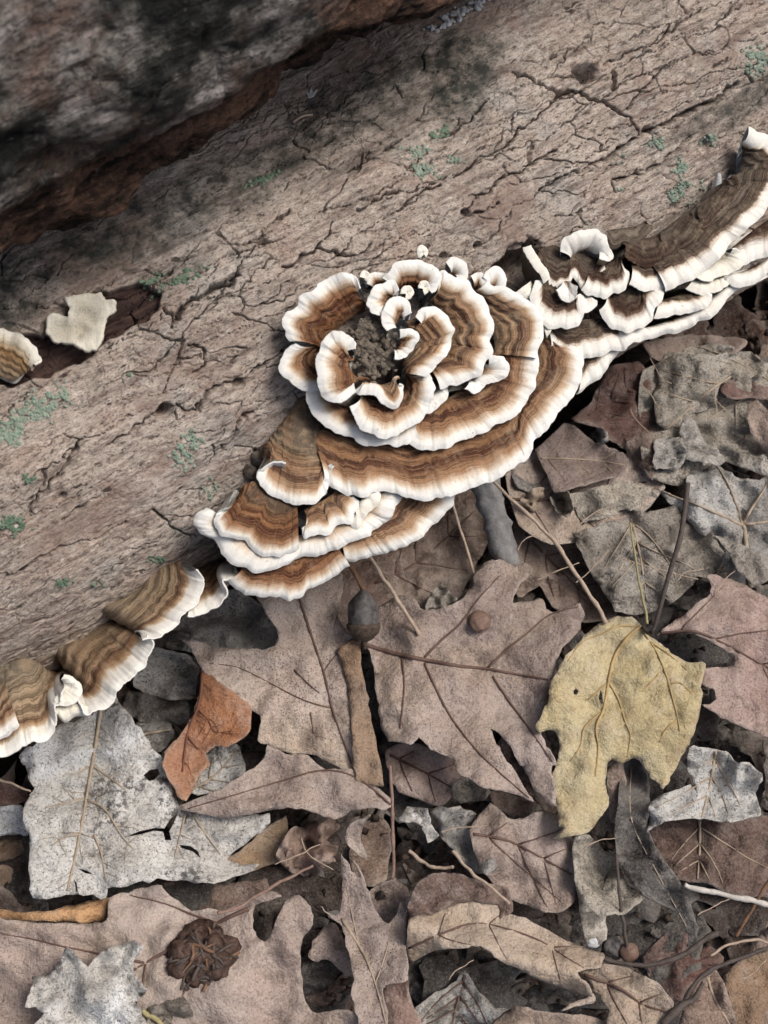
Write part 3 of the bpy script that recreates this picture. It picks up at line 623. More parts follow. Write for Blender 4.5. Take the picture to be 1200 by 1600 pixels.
bracket('large ochre bracket lowest on the log above the white leaf', z4([(285,720),(258,790),(240,815),(246,862),(240,922),(190,962),(130,972),(60,1012),(0,1027),(-60,1050)]), z4([(285,660),(240,650),(200,635),(160,600),(120,588),(70,595),(20,610),(-20,620),(-60,630)]), None, -.006, 'olive', 112, 14, .002)
bracket('dark side lobe pressed against the large ochre bracket', z4([(85,890),(40,935),(0,950),(-60,975)]), z4([(20,700),(0,720),(-30,740),(-60,760)]), -.004, -.0035, 'olive', 95, 6, .002)
# cluster at the far end of the log
bracket('big dark banded shelf with thick white rim at the cracked end of the log', [(1170,200),(1202,212),(1230,250),(1220,290),(1203,312),(1190,335),(1172,352),(1150,370),(1137,382),(1128,398),(1109,416),(1088,432),(1067,443),(1040,455)],
        [(1162,225),(1158,250),(1150,275),(1130,285),(1105,300),(1085,325),(1060,340),(1035,360),(1010,375),(995,390)], .000, .010, 'dark', 92, 25, .004)
bracket('stubby white-edged step at the end of the big dark shelf', z2([(755,690),(760,760),(700,772),(640,776),(582,752)]), z2([(740,620),(700,610),(660,615),(620,630),(590,650)]), .002, .010, 'dark', 74, 19)
bracket('jagged cap with ragged white lip beside the stubby step', z2([(578,700),(572,742),(530,786),(490,792),(440,822),(402,812),(370,772)]), z2([(540,630),(510,650),(480,665),(460,680),(430,690),(400,700)]), .004, .0115, 'dark', 66, 15, scallop=3.5)
bracket('small cap with knobbly white crown against the bark', z2([(278,610),(292,562),(340,545),(420,518),(462,540),(478,580),(500,612),(490,640),(448,632)]), z2([(310,640),(330,630),(350,615),(380,605),(400,605),(420,610),(430,620)]), .002, .012, 'dark', 95, 12, scallop=3.5)
bracket('tiny white fan hanging in front of the dark scalloped cap', z2([(345,765),(340,800),(310,832),(280,817),(262,775)]), z2([(320,740),(310,740),(300,740),(290,742),(282,745)]), .008, .014, 'dark', 95, 15, .001)
bracket('tiny oblique white cap under the ragged lip', z2([(338,808),(358,850),(390,872),(430,857),(432,825)]), z2([(360,800),(370,800),(380,802),(395,805),(410,808)]), .004, .0105, 'dark', 120, 14, .001)
bracket('dark scalloped cap with square white edge next to the rosette', z2([(378,880),(350,942),(280,957),(210,948),(170,900),(140,830),(150,770),(165,740)]), z2([(340,780),(320,770),(290,750),(260,730),(235,715),(215,705),(200,700),(195,690)]), .003, .0105, 'dark', 70, 19)
bracket('round dark cap with broad white scoop edge', z2([(450,870),(470,922),(520,957),(580,967),(640,947),(682,902),(692,850),(730,822),(738,790),(705,770)]), z2([(480,800),(510,780),(540,770),(570,765),(600,765),(625,765),(645,765),(660,760)]), .002, .0085, 'dark', 74, 20)
bracket('dark mottled worn cap face between the bark and white fans', z2([(150,650),(170,720),(230,760),(300,770),(330,720),(370,775),(440,760),(480,700)]), z2([(170,600),(200,590),(240,580),(280,590),(320,600),(370,610),(410,630),(440,640)]), .001, .007, 'dark', 36, 3, scallop=3)
bracket('white sliver cap at the mouth of the dark bark hole', z2([(108,590),(125,640),(160,680),(178,700),(205,745)]), z2([(130,590),(150,620),(175,660),(195,690),(215,720)]), .008, .0125, 'cream', 80, 8)
bracket('white strap cap linking the rosette to the dark scalloped cap', z2([(75,790),(120,820),(180,880),(205,960),(215,990)]), z2([(140,735),(155,770),(175,810),(200,850),(215,900)]), .003, .009, 'cream', 90, 12)
bracket('long dark shelf with pale edge under the round dark cap', z2([(230,1045),(300,1095),(365,1090),(430,1072),(500,1052),(560,1047),(620,1015),(690,992)]), z2([(200,930),(260,930),(330,920),(400,910),(470,910),(540,920),(600,930)]), .000, .0035, 'dark', 88, 23)
bracket('triangular pale flap beneath the junction of the shelves', z2([(535,1055),(500,1110),(445,1170),(375,1230),(350,1245)]), z2([(480,1040),(440,1050),(410,1065),(385,1085),(365,1110)]), -.002, -.002, 'dark', 95, 13)
bracket('narrow shelf with dark slot above its white lip', z2([(690,905),(770,902),(850,882),(935,850),(948,800),(930,770)]), z2([(710,830),(760,815),(810,800),(850,790),(880,785)]), .000, .0045, 'dark', 65, 17)
bracket('lowest thin white shelf edge over the dark hollow', z2([(640,1000),(740,985),(850,942),(930,902),(1000,862),(1045,800),(1070,775),(1150,745),(1220,710),(1290,670)]), z2([(640,950),(720,930),(800,900),(880,860),(950,810),(1000,780),(1060,740),(1120,710),(1180,680)]), -.003, -.001, 'dark', 85, 18)
bracket('small pale oval shelf between the stacked lips', z2([(840,765),(885,797),(955,800),(1018,768),(1020,740)]), z2([(860,735),(900,730),(935,728),(970,728),(1000,730)]), .000, .0055, 'cream', 70, 13)
bracket('white knuckle-shaped lip under the big dark shelf', z2([(880,725),(960,732),(1035,702),(1083,662),(1075,612),(1040,600)]), z2([(900,680),(930,665),(960,645),(990,620),(1010,605)]), .000, .0085, 'cream', 90, 17)
bracket('dark-faced shelf beside the white knuckle lip', z2([(1060,685),(1140,652),(1200,620),(1290,570)]), z2([(1040,590),(1100,540),(1180,480),(1270,420)]), .000, .007, 'dark', 85, 22)
bracket('long pale shelf edge beneath the dark-faced shelf', z2([(1010,745),(1060,762),(1130,752),(1200,695),(1290,650)]), z2([(1020,710),(1080,700),(1140,670),(1200,640),(1280,600)]), -.001, .003, 'dark', 70, 17)
bracket('worn grey brown tier lying on the big dark shelf, next to the stubby step', z2([(560,625),(600,665),(660,668),(720,650),(748,600),(745,560)]), z2([(540,570),(570,560),(610,555),(650,550),(690,540),(720,525)]), .004, .0105, 'dark', 70, 3, .002, zoff=.36)
bracket('worn grey brown tier along the middle of the big dark shelf', z2([(735,690),(775,668),(830,620),(880,560),(912,500),(905,465)]), z2([(700,580),(730,560),(765,520),(800,480),(830,450),(850,435)]), .004, .010, 'dark', 80, 3, .002, zoff=.36)
bracket('worn grey brown tier nearest the white fungus threads', z2([(900,520),(945,500),(1000,430),(1050,350),(1075,290),(1050,262)]), z2([(880,430),(900,400),(930,370),(960,345),(990,320),(1010,300)]), .004, .010, 'dark', 80, 3, .002, zoff=.36)
bracket('crumbly rust tinged ridge where the big dark shelf meets the bark', z2([(470,560),(510,590),(570,585),(640,560),(690,520),(680,490)]), z2([(470,520),(500,510),(540,505),(580,500),(620,490),(650,475)]), .001, .005, 'dark', 60, 3, .002, zoff=.5)
# two caps in the hollow where bark is gone
bracket('single half-round cap with cream rim in the bare hollow of the log', z7([(-50,330),(0,307),(60,315),(112,345),(150,390),(163,435),(140,450)]), z7([(-40,490),(0,500),(30,515),(60,520),(85,500),(105,470),(118,455)]), .001, .010, 'tan', 62, 14)

# flat cream fungus (an irregular lobed sheet) in the hollow
def sheet_mesh(outline, hfun, place, step=7, jitter=1.0, holes=(), sub=4, thick=.0006, seed=1, smooth_outline=True):
    """triangulated sheet inside a pixel outline; hfun gives height, place(p,h) the 3-D point"""
    r = np.random.default_rng(seed)
    B = .5 * spline(outline, sub, True) + .5 * np.concatenate([np.linspace(a_, b_, sub, endpoint=False) for a_, b_ in zip(np.asarray(outline, float), np.roll(np.asarray(outline, float), -1, 0))]) if smooth_outline else resample(np.r_[outline, outline[:1]], len(outline) * sub)[:-1]
    if jitter: B = B + jitter * np.stack([fbm(B[:, 0] / 8, B[:, 1] / 8, seed), fbm(B[:, 0] / 8, B[:, 1] / 8, seed + 4)], 1) * 3
    n = len(B)
    lo, hi = B.min(0), B.max(0)
    gx, gy = np.meshgrid(np.arange(lo[0], hi[0], step), np.arange(lo[1], hi[1], step))
    G = np.stack([gx.ravel(), gy.ravel()], 1) + r.uniform(-.3, .3, (gx.size, 2)) * step
    G = G[inpoly(G, B)]; G = G[polydist(G, np.r_[B, B[:1]]) > step * .4]
    pts = [Vector(p) for p in np.r_[B, G]]; edges = [(i, (i + 1) % n) for i in range(n)]
    for h in holes:
        h = np.asarray(h, float); k = len(pts); pts += [Vector(p) for p in h]; edges += [(k + i, k + (i + 1) % len(h)) for i in range(len(h))]
    vs, es, fs, *_ = delaunay_2d_cdt(pts, edges, [], 0, 1e-5)
    P = np.array([tuple(v) for v in vs]); F = np.array([f for f in fs if len(f) == 3])
    cen = P[F].mean(1); keep = inpoly(cen, B)
    for h in holes: keep &= ~inpoly(cen, np.asarray(h, float))
    F = F[keep]; use = np.unique(F); mp = -np.ones(len(P), int); mp[use] = np.arange(len(use)); F = mp[F]; P = P[use]
    top = place(P, hfun(P)); nv = len(top)
    a = np.cross(top[F[:, 1]] - top[F[:, 0]], top[F[:, 2]] - top[F[:, 0]])
    if (a * (CAM - top[F[:, 0]])).sum() < 0: F = F[:, ::-1]; a = -a
    N = np.zeros_like(top)
    for k in range(3): np.add.at(N, F[:, k], a)
    N /= np.linalg.norm(N, axis=1)[:, None] + 1e-12
    bot = top - N * thick
    e = np.sort(np.concatenate([F[:, [0, 1]], F[:, [1, 2]], F[:, [2, 0]]]), 1); od = np.concatenate([F[:, [0, 1]], F[:, [1, 2]], F[:, [2, 0]]])
    _, inv, cnt = np.unique(e, axis=0, return_inverse=True, return_counts=True); bd = od[cnt[inv.ravel()] == 1]
    side = np.concatenate([np.stack([bd[:, 1], bd[:, 0], bd[:, 0] + nv], 1), np.stack([bd[:, 1], bd[:, 0] + nv, bd[:, 1] + nv], 1)])
    global RIM; RIM = np.tile(np.exp(-polydist(P, np.r_[B, B[:1]]) / 2.0), 2)
    return np.r_[top, bot], np.concatenate([F, F[:, ::-1] + nv, side]), B
oc = z7([(280,190),(330,175),(415,175),(430,195),(475,200),(475,240),(440,270),(430,320),(400,395),(350,400),(300,365),(230,370),(195,320),(200,270),(240,255),(285,265),(290,230)])
ctr = np.array([(125, 515), (135, 495), (100, 518)])
Vs, Fs, _ = sheet_mesh(oc, lambda p: .008 + .00009 * np.min([np.hypot(*(p - c).T) for c in ctr], 0) + .0012 * fbm(p[:, 0] / 11, p[:, 1] / 11, 5, 3), lambda p, h: on_log(p)[2] + (on_log(p)[2] - from_uqz(on_log(p)[0], 0 * h, 0 * h)) / LR * (h - .006)[:, None], 4, 1.2, (), 5, .0018, 3)
b0 = Vs.mean(0); cf = thing('lobed_fungus', b0.tolist(), 'cream lobed flat fungus growing in the dark bare hollow', 'fungus', FGROUP)
link('cap', mesh_np('cap', Vs - b0, Fs, True, {'zone': np.full(len(Vs), .22) + .25 * np.array([max(0, 1 - min(np.linalg.norm(v - q) for q in on_log(ctr)[2]) / .008) for v in Vs]), 'arc': Vs[:, 0]}), FM['cream'], cf)
pa = log_point([(122, 512)], -.003)[0]; pb_ = on_log([(122, 512)])[2][0] + (CAM - pa) / np.linalg.norm(CAM - pa) * .0005
link('stalk', mesh_np('stalk', *(lambda a: (a[0] - b0, a[1]))(tube(np.linspace(pa, pb_, 4), [.005, .004, .004, .005], 10))), FM['cream'], cf)

# ------------------------------------------------------------------ leaves
LGROUP = 'dead leaves in the litter'; AMPX = {'mauve': 1.5, 'pink': 1.5, 'tan': 1.4}
CRUMP = {'grey': .0035, 'white': .0022, 'greytan': .0038, 'dark': .0035, 'brown': .0028, 'red': .0028, 'yellow': .0016, 'ochre': .0014}
def leaf(name, label, outline, mat='mauve', z=.01, tilt=(0, 0), amp=.004, edge=0., midrib=None, veins=(), fold=0., vein='dark', jitter=1.4, holes=(), seed=None, auto=0, petiole=None, prad=.0008,
         extra=None, part_of=None, net=False, cat='leaf', wl=110, group=LGROUP, vr=.00055, step=7, sub=4, crease=None):
    seed = seed or int(outline[0][0] * 3 + outline[0][1] * 5) % 991
    if z < .0115: z = z - .013
    out = np.asarray(outline, float); c = out.mean(0); B0 = spline(out, 3, True); Bc = np.r_[B0, B0[:1]]
    mr = None if midrib is None else spline(np.asarray(midrib, float), 6)
    def h(p):
        q = z + tilt[0] * (p[:, 0] - c[0]) / 100 + tilt[1] * (p[:, 1] - c[1]) / 100
        q = q + AMPX.get(mat, 1.) * amp * fbm(p[:, 0] / wl, p[:, 1] / wl, seed, 3) * 2.6 + .0016 * fbm(p[:, 0] / 24, p[:, 1] / 24, seed + 3, 3)
        cr = CRUMP.get(mat, .0014); q = q + cr * (1 - 2.6 * np.abs(vnoise(p[:, 0] / 48 + .3 * p[:, 1] / 48, p[:, 1] / 40, seed + 11))) + .4 * cr * (1 - 2.6 * np.abs(vnoise(p[:, 0] / 19, p[:, 1] / 21 - .3 * p[:, 0] / 19, seed + 12)))
        q = q + edge * np.exp(-polydist(p, Bc) / 18) * (.6 + .8 * vnoise(p[:, 0] / 60, p[:, 1] / 60, seed + 9)) + .0030 * np.exp(-polydist(p, Bc) / 13) * vnoise(p[:, 0] / 55, p[:, 1] / 55, seed + 10)
        if mr is not None and fold: q = q + fold * np.minimum(polydist(p, mr), 120) / 100
        if mr is not None: q = q - .0022 * np.exp(-polydist(p, mr) / 11)
        for vv in vlist: q = q - .0016 * np.exp(-polydist(p, vv) / 9)
        if extra: q = q + extra(p)
        return q
    vlist = [spline(np.asarray(v, float), 5) for v in veins]
    if mr is not None and auto:
        L = len(mr); rr = np.random.default_rng(seed)
        for i in range(auto):
            a = mr[int((i + .6) / (auto + .6) * (L - 1))]; t = mr[min(int((i + .6) / (auto + .6) * (L - 1)) + 2, L - 1)] - a
            t = t / (np.linalg.norm(t) + 1e-9)
            for sg in (-1, 1):
                an = sg * math.radians(rr.uniform(38, 56)); path = [a]; dr = np.array([t[0] * math.cos(an) - t[1] * math.sin(an), t[0] * math.sin(an) + t[1] * math.cos(an)])
                for k in range(40):
                    an2 = -sg * .012 + rr.normal(0, .05); dr = np.array([dr[0] * math.cos(an2) - dr[1] * math.sin(an2), dr[0] * math.sin(an2) + dr[1] * math.cos(an2)])
                    n_ = path[-1] + dr * 9
                    if not inpoly(n_[None], B0)[0]: break
                    path.append(n_)
                if len(path) > 3: vlist.append(np.array(path[:-1] if len(path) > 5 else path))
    Vm, Fm, B = sheet_mesh(out, h, on_ground, step, jitter, holes, sub, .0005, seed)
    if part_of is not None: return link(name, mesh_np(name, Vm - np.array(part_of.location), Fm), LM[mat], part_of)
    base = np.array([*Vm.mean(0)[:2], Vm[:, 2].min()])
    o = thing(name, base.tolist(), label, cat, group)
    bl = link('blade', mesh_np('blade', Vm - base, Fm, True, {'rim': RIM}), LM[mat] if isinstance(mat, str) else mat, o)
    def rib(nm, path, r0, r1):
        path = path[inpoly(path, B)] if nm != 'petiole' else path
        if len(path) < 3: return
        r = np.linspace(r0, r1, len(path)); P3 = on_ground(path, h(path) + r * .6 + .0004)
        v, f = tube(P3, r, 6); link(nm, mesh_np(nm, v - base, f), VEIN[vein], bl)
    if mr is not None: rib('midrib', mr, vr * 1.5, vr * .7)
    for v in vlist: rib('side_vein', v, vr * .85, vr * .35)
    if mr is not None and net:
        rr = np.random.default_rng(seed + 1); Vn, Fn = [], []; k0 = 0
        for path in [mr] + vlist:
            L = np.linalg.norm(np.diff(path, axis=0), axis=1).sum(); m_ = int(L / 15)
            if m_ < 2: continue
            pr = resample(path, m_ + 1)
            for i in range(1, m_):
                t = pr[i + 1 if i + 1 <= m_ else i] - pr[i - 1]; t = t / (np.linalg.norm(t) + 1e-9)
                for sg in (-1, 1):
                    if rr.random() < .5: continue
                    an = sg * math.radians(rr.uniform(45, 75)); dr = np.array([t[0] * math.cos(an) - t[1] * math.sin(an), t[0] * math.sin(an) + t[1] * math.cos(an)]); q = [pr[i]]
                    for _ in range(rr.integers(3, 7)):
                        a2 = rr.normal(0, .22); dr = np.array([dr[0] * math.cos(a2) - dr[1] * math.sin(a2), dr[0] * math.sin(a2) + dr[1] * math.cos(a2)]); nx = q[-1] + dr * 6
                        if not inpoly(nx[None], B)[0] or any(inpoly(nx[None], np.asarray(hh, float))[0] for hh in holes): break
                        q.append(nx)
                    if len(q) < 3: continue
                    q = np.array(q); r_ = np.linspace(.00020, .00009, len(q)); v, f = tube(on_ground(q, h(q) + r_ * .6 + .0003), r_, 4)
                    Vn.append(v); Fn += [[x + k0 for x in ff] for ff in f]; k0 += len(v)
        if Vn: link('vein_network', mesh_np('vein_network', np.concatenate(Vn) - base, Fn), VEIN[vein], bl)['kind'] = 'stuff'
    if petiole is not None:
        pp = np.asarray(petiole, float); pz = np.linspace(h(pp[:1, :2])[0], pp[-1, 2], len(pp)) if pp.shape[1] == 3 else h(pp)
        if pp.shape[1] == 3: pz = np.r_[h(pp[:1, :2]), pp[1:, 2]]
        P3 = spline(on_ground(pp[:, :2], pz), 8); v, f = tube(P3, np.linspace(prad * .8, prad * 1.2, len(P3)), 7)
        link('petiole', mesh_np('petiole', v - base, f), STEM['dark'], o)
    return o
def e3(p): return [(240 + x / 3, 880 + y / 3) for x, y in p]
def e5(p): return [(540 + x / 3, 840 + y / 3) for x, y in p]
def e8(p): return [(800 + x / 3, 880 + y / 3) for x, y in p]
def b5(p): return [(x / 2.857, 1080 + y / 2.857) for x, y in p]
def b6(p): return [(x / 2.857, 1340 + y / 2.857) for x, y in p]
def b7(p): return [(380 + x / 2.857, 1240 + y / 2.857) for x, y in p]
def b8(p): return [(780 + x / 2.857, 1300 + y / 2.857) for x, y in p]
def z9(p): return [(780 + x / 2.857, 520 + y / 2.857) for x, y in p]

# -- underlayer, seen between the bigger leaves
leaf('oak_leaf', 'dark brown leaf lying in shade under the lowest right shelf', [(540,880),(580,850),(640,800),(700,760),(760,770),(770,830),(745,880),(720,930),(690,960),(620,960),(570,930)], 'brown', .004, (0,.002), midrib=[(560,920),(650,880),(740,800)], auto=4)
leaf('oak_leaf', 'brown lobed leaf under the long straw coloured stem', z9([(60,830),(180,870),(330,880),(420,960),(480,1050),(560,1150),(520,1270),(380,1290),(240,1230),(180,1130),(90,1180),(40,1100),(80,1000)]), 'brown', .006, midrib=z9([(120,900),(260,1050),(420,1200)]), auto=4)
leaf('maple_leaf', 'large grey tan leaf with crumpled face under the thin yellow stem', z9([(330,900),(450,850),(560,830),(610,800),(700,790),(800,760),(880,820),(960,900),(1000,1000),(960,1080),(880,1100),(780,1200),(640,1260),(520,1240),(440,1120),(380,1010)]), 'greytan', .014, amp=.003, midrib=z9([(590,830),(630,1000),(660,1200)]), auto=4, vein='pale', jitter=2, wl=60)
leaf('oak_leaf', 'smooth mauve brown leaf tip beside the long shelf', z9([(160,520),(290,405),(340,420),(400,465),(470,500),(560,540),(575,590),(540,640),(440,665),(330,690),(250,715),(200,600)]), 'mauve', .016, (0,.001), .002, midrib=z9([(150,560),(300,562),(430,570),(560,590)]), vein='pale', vr=.0004, auto=3)
leaf('leaf_fragment', 'pale blue grey leaf corner poking from under the long shelf', z9([(60,600),(150,520),(200,590),(250,700),(200,720),(120,710),(60,660)]), 'grey', .013, vein='pale')
leaf('oak_leaf', 'dark red brown leaf between the smooth mauve leaf and grey crumpled leaf', z9([(320,385),(420,300),(440,240),(500,150),(620,130),(660,170),(690,300),(690,420),(690,560),(690,650),(640,640),(600,560),(540,500),(560,520),(480,470),(430,420)]), 'red', .0118, midrib=z9([(400,370),(520,290),(640,200)]), auto=3)
leaf('leaf_fragment', 'small folded red brown leaf corner near the pale crumb', z9([(560,515),(600,460),(640,445),(690,470),(690,600),(680,660),(640,620),(600,570)]), 'brown', .015, edge=.004)
leaf('leaf_fragment', 'dark twisted leaf in the hollow beneath the thin white shelf edge', z9([(640,40),(760,20),(900,10),(1100,30),(1090,70),(1000,110),(860,100),(760,130),(680,110)]), 'brown', .012, (.001,0), .006)
leaf('maple_leaf', 'lumpy mauve grey leaf crumpled below the dark hollow', z9([(700,140),(770,110),(850,90),(960,100),(1060,90),(1180,120),(1195,190),(1120,200),(1040,180),(980,230),(960,330),(880,350),(830,380),(800,450),(740,440),(700,400),(690,300),(710,210)]), 'greytan', .014, amp=.004, wl=60, midrib=z9([(1150,130),(950,250),(760,420)]), vein='pale', auto=3, jitter=2)
leaf('leaf_fragment', 'pale grey rounded leaf fold beside the skeleton veins', z9([(700,490),(760,455),(820,470),(830,560),(800,610),(740,615),(690,600),(690,540)]), 'grey', .017, amp=.003, wl=60, jitter=2.5)
leaf('maple_leaf', 'pale grey papery leaf torn beside the dark soil hole', z9([(810,400),(860,380),(900,450),(960,520),(1010,560),(960,590),(880,580),(820,560),(820,480)]), 'grey', .018, amp=.003, wl=60, vein='pale', jitter=2.5)
leaf('leaf_fragment', 'brown leaf edge rising beside the dark soil hole', z9([(980,240),(1080,200),(1195,240),(1290,260),(1290,340),(1195,300),(1110,290),(1020,290)]), 'red', .012)
leaf('oak_leaf', 'mauve grey leaf lobe beyond the dark soil hole', z9([(1105,320),(1150,300),(1200,340),(1290,380),(1290,600),(1190,540),(1130,460),(1105,400)]), 'mauve', .022, (.004,0))
leaf('maple_leaf', 'grey leaf with star of pale skeleton veins', z9([(700,690),(760,720),(850,760),(830,660),(900,600),(960,580),(1060,640),(1160,650),(1290,640),(1290,1010),(1180,1110),(1120,1140),(1060,1120),(960,960),(880,880),(800,780),(740,740)]), 'grey', .013, amp=.006, wl=50, vein='pale', vr=.0011,
     midrib=z9([(1122,1135),(1110,1020),(1095,880),(1085,860)]), veins=[z9([(1085,860),(1070,800),(1030,690),(990,620),(955,575)]), z9([(1085,860),(1000,820),(890,770),(780,730),(700,690)]), z9([(1090,850),(1130,780),(1170,720),(1210,650)]), z9([(1090,855),(1150,850),(1210,840)])], jitter=2)
leaf('leaf_fragment', 'tan leaf scrap below the smooth mauve leaf', z9([(300,720),(440,690),(560,650),(640,680),(700,740),(640,800),(560,790),(480,830),(380,840),(330,780)]), 'greytan', .0125, amp=.003, wl=60, jitter=2.5)
leaf('maple_leaf', 'folded pale leaf end standing beside the skeleton-vein leaf', z9([(960,900),(1010,960),(1060,1050),(1110,1100),(1130,1135),(1190,1110),(1250,1060),(1250,980),(1180,1000),(1110,960),(1050,930)]), 'greytan', .018, amp=.003, wl=60, vein='pale')
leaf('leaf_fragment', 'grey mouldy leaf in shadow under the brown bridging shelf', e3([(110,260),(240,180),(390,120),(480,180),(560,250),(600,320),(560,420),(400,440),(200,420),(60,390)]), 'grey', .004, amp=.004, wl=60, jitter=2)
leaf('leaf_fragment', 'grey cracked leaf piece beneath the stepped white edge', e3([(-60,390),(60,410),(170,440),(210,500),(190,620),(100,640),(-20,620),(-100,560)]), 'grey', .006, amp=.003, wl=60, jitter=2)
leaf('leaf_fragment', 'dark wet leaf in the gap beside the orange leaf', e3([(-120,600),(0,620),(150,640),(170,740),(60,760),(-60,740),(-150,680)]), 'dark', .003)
leaf('leaf_fragment', 'pale grey leaf scrap with torn edge below the dark wet leaf', e3([(-70,740),(20,730),(80,750),(95,800),(60,860),(0,890),(-60,850),(-100,790)]), 'grey', .007, edge=.003, vein='pale', midrib=e3([(-90,810),(20,790),(80,780)]))
leaf('leaf_fragment', 'pale grey leaf partly hidden behind the orange leaf', e3([(230,890),(330,840),(400,860),(430,960),(400,1030),(300,1080),(180,1080),(150,1000)]), 'white', .009, midrib=e3([(180,1060),(280,1000),(390,880)]), auto=3, vein='pale')
leaf('oak_leaf', 'dark leaf under the lowest left shelf beside the acorn', [(520,880),(560,850),(620,870),(640,920),(620,960),(600,1010),(560,1020),(530,990),(525,930)], 'brown', .006)
leaf('leaf_fragment', 'pinkish rounded lobe tucked under the big centre oak leaf', [(603,1172),(640,1160),(700,1175),(730,1205),(712,1235),(690,1262),(655,1250),(622,1238),(606,1205)], 'pink', .008, (0,.002), midrib=[(610,1180),(660,1205),(705,1230)], auto=2)
leaf('leaf_fragment', 'pale buff leaf tip below the big centre oak leaf', e5([(500,1160),(560,1120),(640,1150),(680,1190),(640,1230),(540,1240),(500,1210)]), 'greytan', .006, edge=.003)
leaf('leaf_fragment', 'blue grey decayed leaf draped over the hollow', b7([(830,70),(940,60),(1040,90),(1010,160),(1080,200),(1150,260),(1160,310),(1100,360),(1030,350),(950,270),(890,200),(850,130)]), 'grey', .012, amp=.010, wl=45, jitter=2)
leaf('leaf_fragment', 'small crumpled grey white scrap beside the upright red stalk', b7([(690,120),(730,60),(820,70),(840,130),(870,190),(820,220),(800,140),(740,130)]), 'white', .012, amp=.006, wl=30)
leaf('oak_leaf', 'mauve brown leaf lobe under the yellow leaf tip', e5([(580,1370),(680,1250),(760,1310),(830,1320),(880,1290),(940,1280),(1000,1310),(1070,1420),(1080,1560),(1070,1700),(990,1760),(880,1740),(760,1690),(640,1560)]), 'mauve', .013, amp=.004, midrib=e5([(600,1390),(760,1420),(900,1490),(1060,1580)]), auto=3)
leaf('leaf_fragment', 'brown shadowed leaf behind the split oak tip', e5([(670,1190),(740,1180),(820,1230),(880,1240),(860,1300),(780,1310),(700,1260)]), 'brown', .006)
leaf('leaf_fragment', 'brown grey mottled leaf under the pale torn leaf', e8([(640,1230),(760,1190),(900,1190),(1080,1190),(1200,1180),(1300,1200),(1300,1560),(1180,1560),(1040,1560),(900,1500),(760,1480),(680,1400)]), 'brown', .010, amp=.005, midrib=e8([(880,1200),(880,1340),(870,1480)]), vein='pale', auto=3)
leaf('leaf_fragment', 'pale torn grey leaf with lifted lobes beside the yellow leaf', e8([(830,870),(920,865),(1000,885),(1050,935),(1110,935),(1178,1000),(1140,1080),(1172,1172),(1080,1200),(980,1205),(880,1195),(720,1205),(630,1250),(650,1120),(700,1080),(790,1055),(840,1035),(868,1088),(850,1020),(820,950)]), 'grey', .020, amp=.006, wl=60, midrib=e8([(955,880),(930,1030),(890,1190)]), vein='pale', auto=3, jitter=1.5, edge=.004)
leaf('leaf_fragment', 'charcoal curled pointed leaf hanging below the yellow leaf', e8([(530,930),(590,920),(640,1010),(650,1120),(630,1240),(690,1350),(780,1480),(840,1600),(870,1710),(855,1790),(810,1720),(770,1640),(640,1570),(560,1500),(500,1400),(480,1250),(500,1080)]), 'dark', .016, amp=.006, fold=.010, midrib=e8([(560,950),(560,1200),(680,1450),(850,1760)]), vein='pale', vr=.0003)
leaf('leaf_fragment', 'grey speckled leaf scrap with torn crack below the yellow leaf tip', b8([(330,30),(400,15),(460,80),(520,120),(570,230),(645,290),(560,360),(480,375),(480,480),(420,512),(380,480),(352,300),(335,180)]), 'greytan', .014, amp=.006, wl=45, holes=[b8([(488,170),(496,178),(475,215),(462,262),(455,258),(466,212)])])
leaf('leaf_fragment', 'narrow tan leaf strip behind the lobes of the yellow leaf', e8([(450,960),(520,920),(530,1060),(510,1180),(470,1210),(440,1100)]), 'brown', .014)
leaf('leaf_fragment', 'red brown leaf in the shadowed hollow near the bud', b8([(640,560),(760,440),(900,470),(1000,560),(960,640),(860,680),(800,760),(700,690),(660,620)]), 'red', .000)
leaf('leaf_fragment', 'rusty orange brown leaf at the edge of the dark hollow', b8([(1000,640),(1100,560),(1220,520),(1320,560),(1320,900),(1060,900),(1020,760)]), 'ochre', .004)
leaf('leaf_fragment', 'folded brown leaf standing on edge beside the pale tan leaf', b8([(830,760),(880,660),(960,620),(1010,680),(1045,800),(1050,900),(900,900),(800,880)]), 'brown', .014, midrib=b8([(930,650),(960,740),(1040,880)]), vein='pale', fold=.012)
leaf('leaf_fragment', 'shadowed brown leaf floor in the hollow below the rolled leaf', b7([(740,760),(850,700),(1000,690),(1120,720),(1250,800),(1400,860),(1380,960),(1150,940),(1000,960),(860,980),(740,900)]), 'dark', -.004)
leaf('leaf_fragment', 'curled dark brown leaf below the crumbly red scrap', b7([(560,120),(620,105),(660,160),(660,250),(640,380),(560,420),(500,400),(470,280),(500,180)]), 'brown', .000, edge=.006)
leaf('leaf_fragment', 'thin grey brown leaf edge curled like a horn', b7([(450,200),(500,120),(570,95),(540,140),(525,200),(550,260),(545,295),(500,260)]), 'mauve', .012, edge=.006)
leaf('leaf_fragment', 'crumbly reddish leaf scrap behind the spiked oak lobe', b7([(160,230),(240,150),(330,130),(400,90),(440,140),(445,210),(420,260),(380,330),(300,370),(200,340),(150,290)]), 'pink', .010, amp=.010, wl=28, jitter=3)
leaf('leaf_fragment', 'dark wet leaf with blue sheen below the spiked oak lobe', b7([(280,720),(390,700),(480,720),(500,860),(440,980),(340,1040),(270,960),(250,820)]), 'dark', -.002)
leaf('leaf_fragment', 'grey brown rounded fold beside the spiked oak lobe', b7([(290,720),(320,640),(400,570),(450,640),(480,740),(490,820),(440,800),(380,740),(320,750)]), 'mauve', .008, edge=-.006)
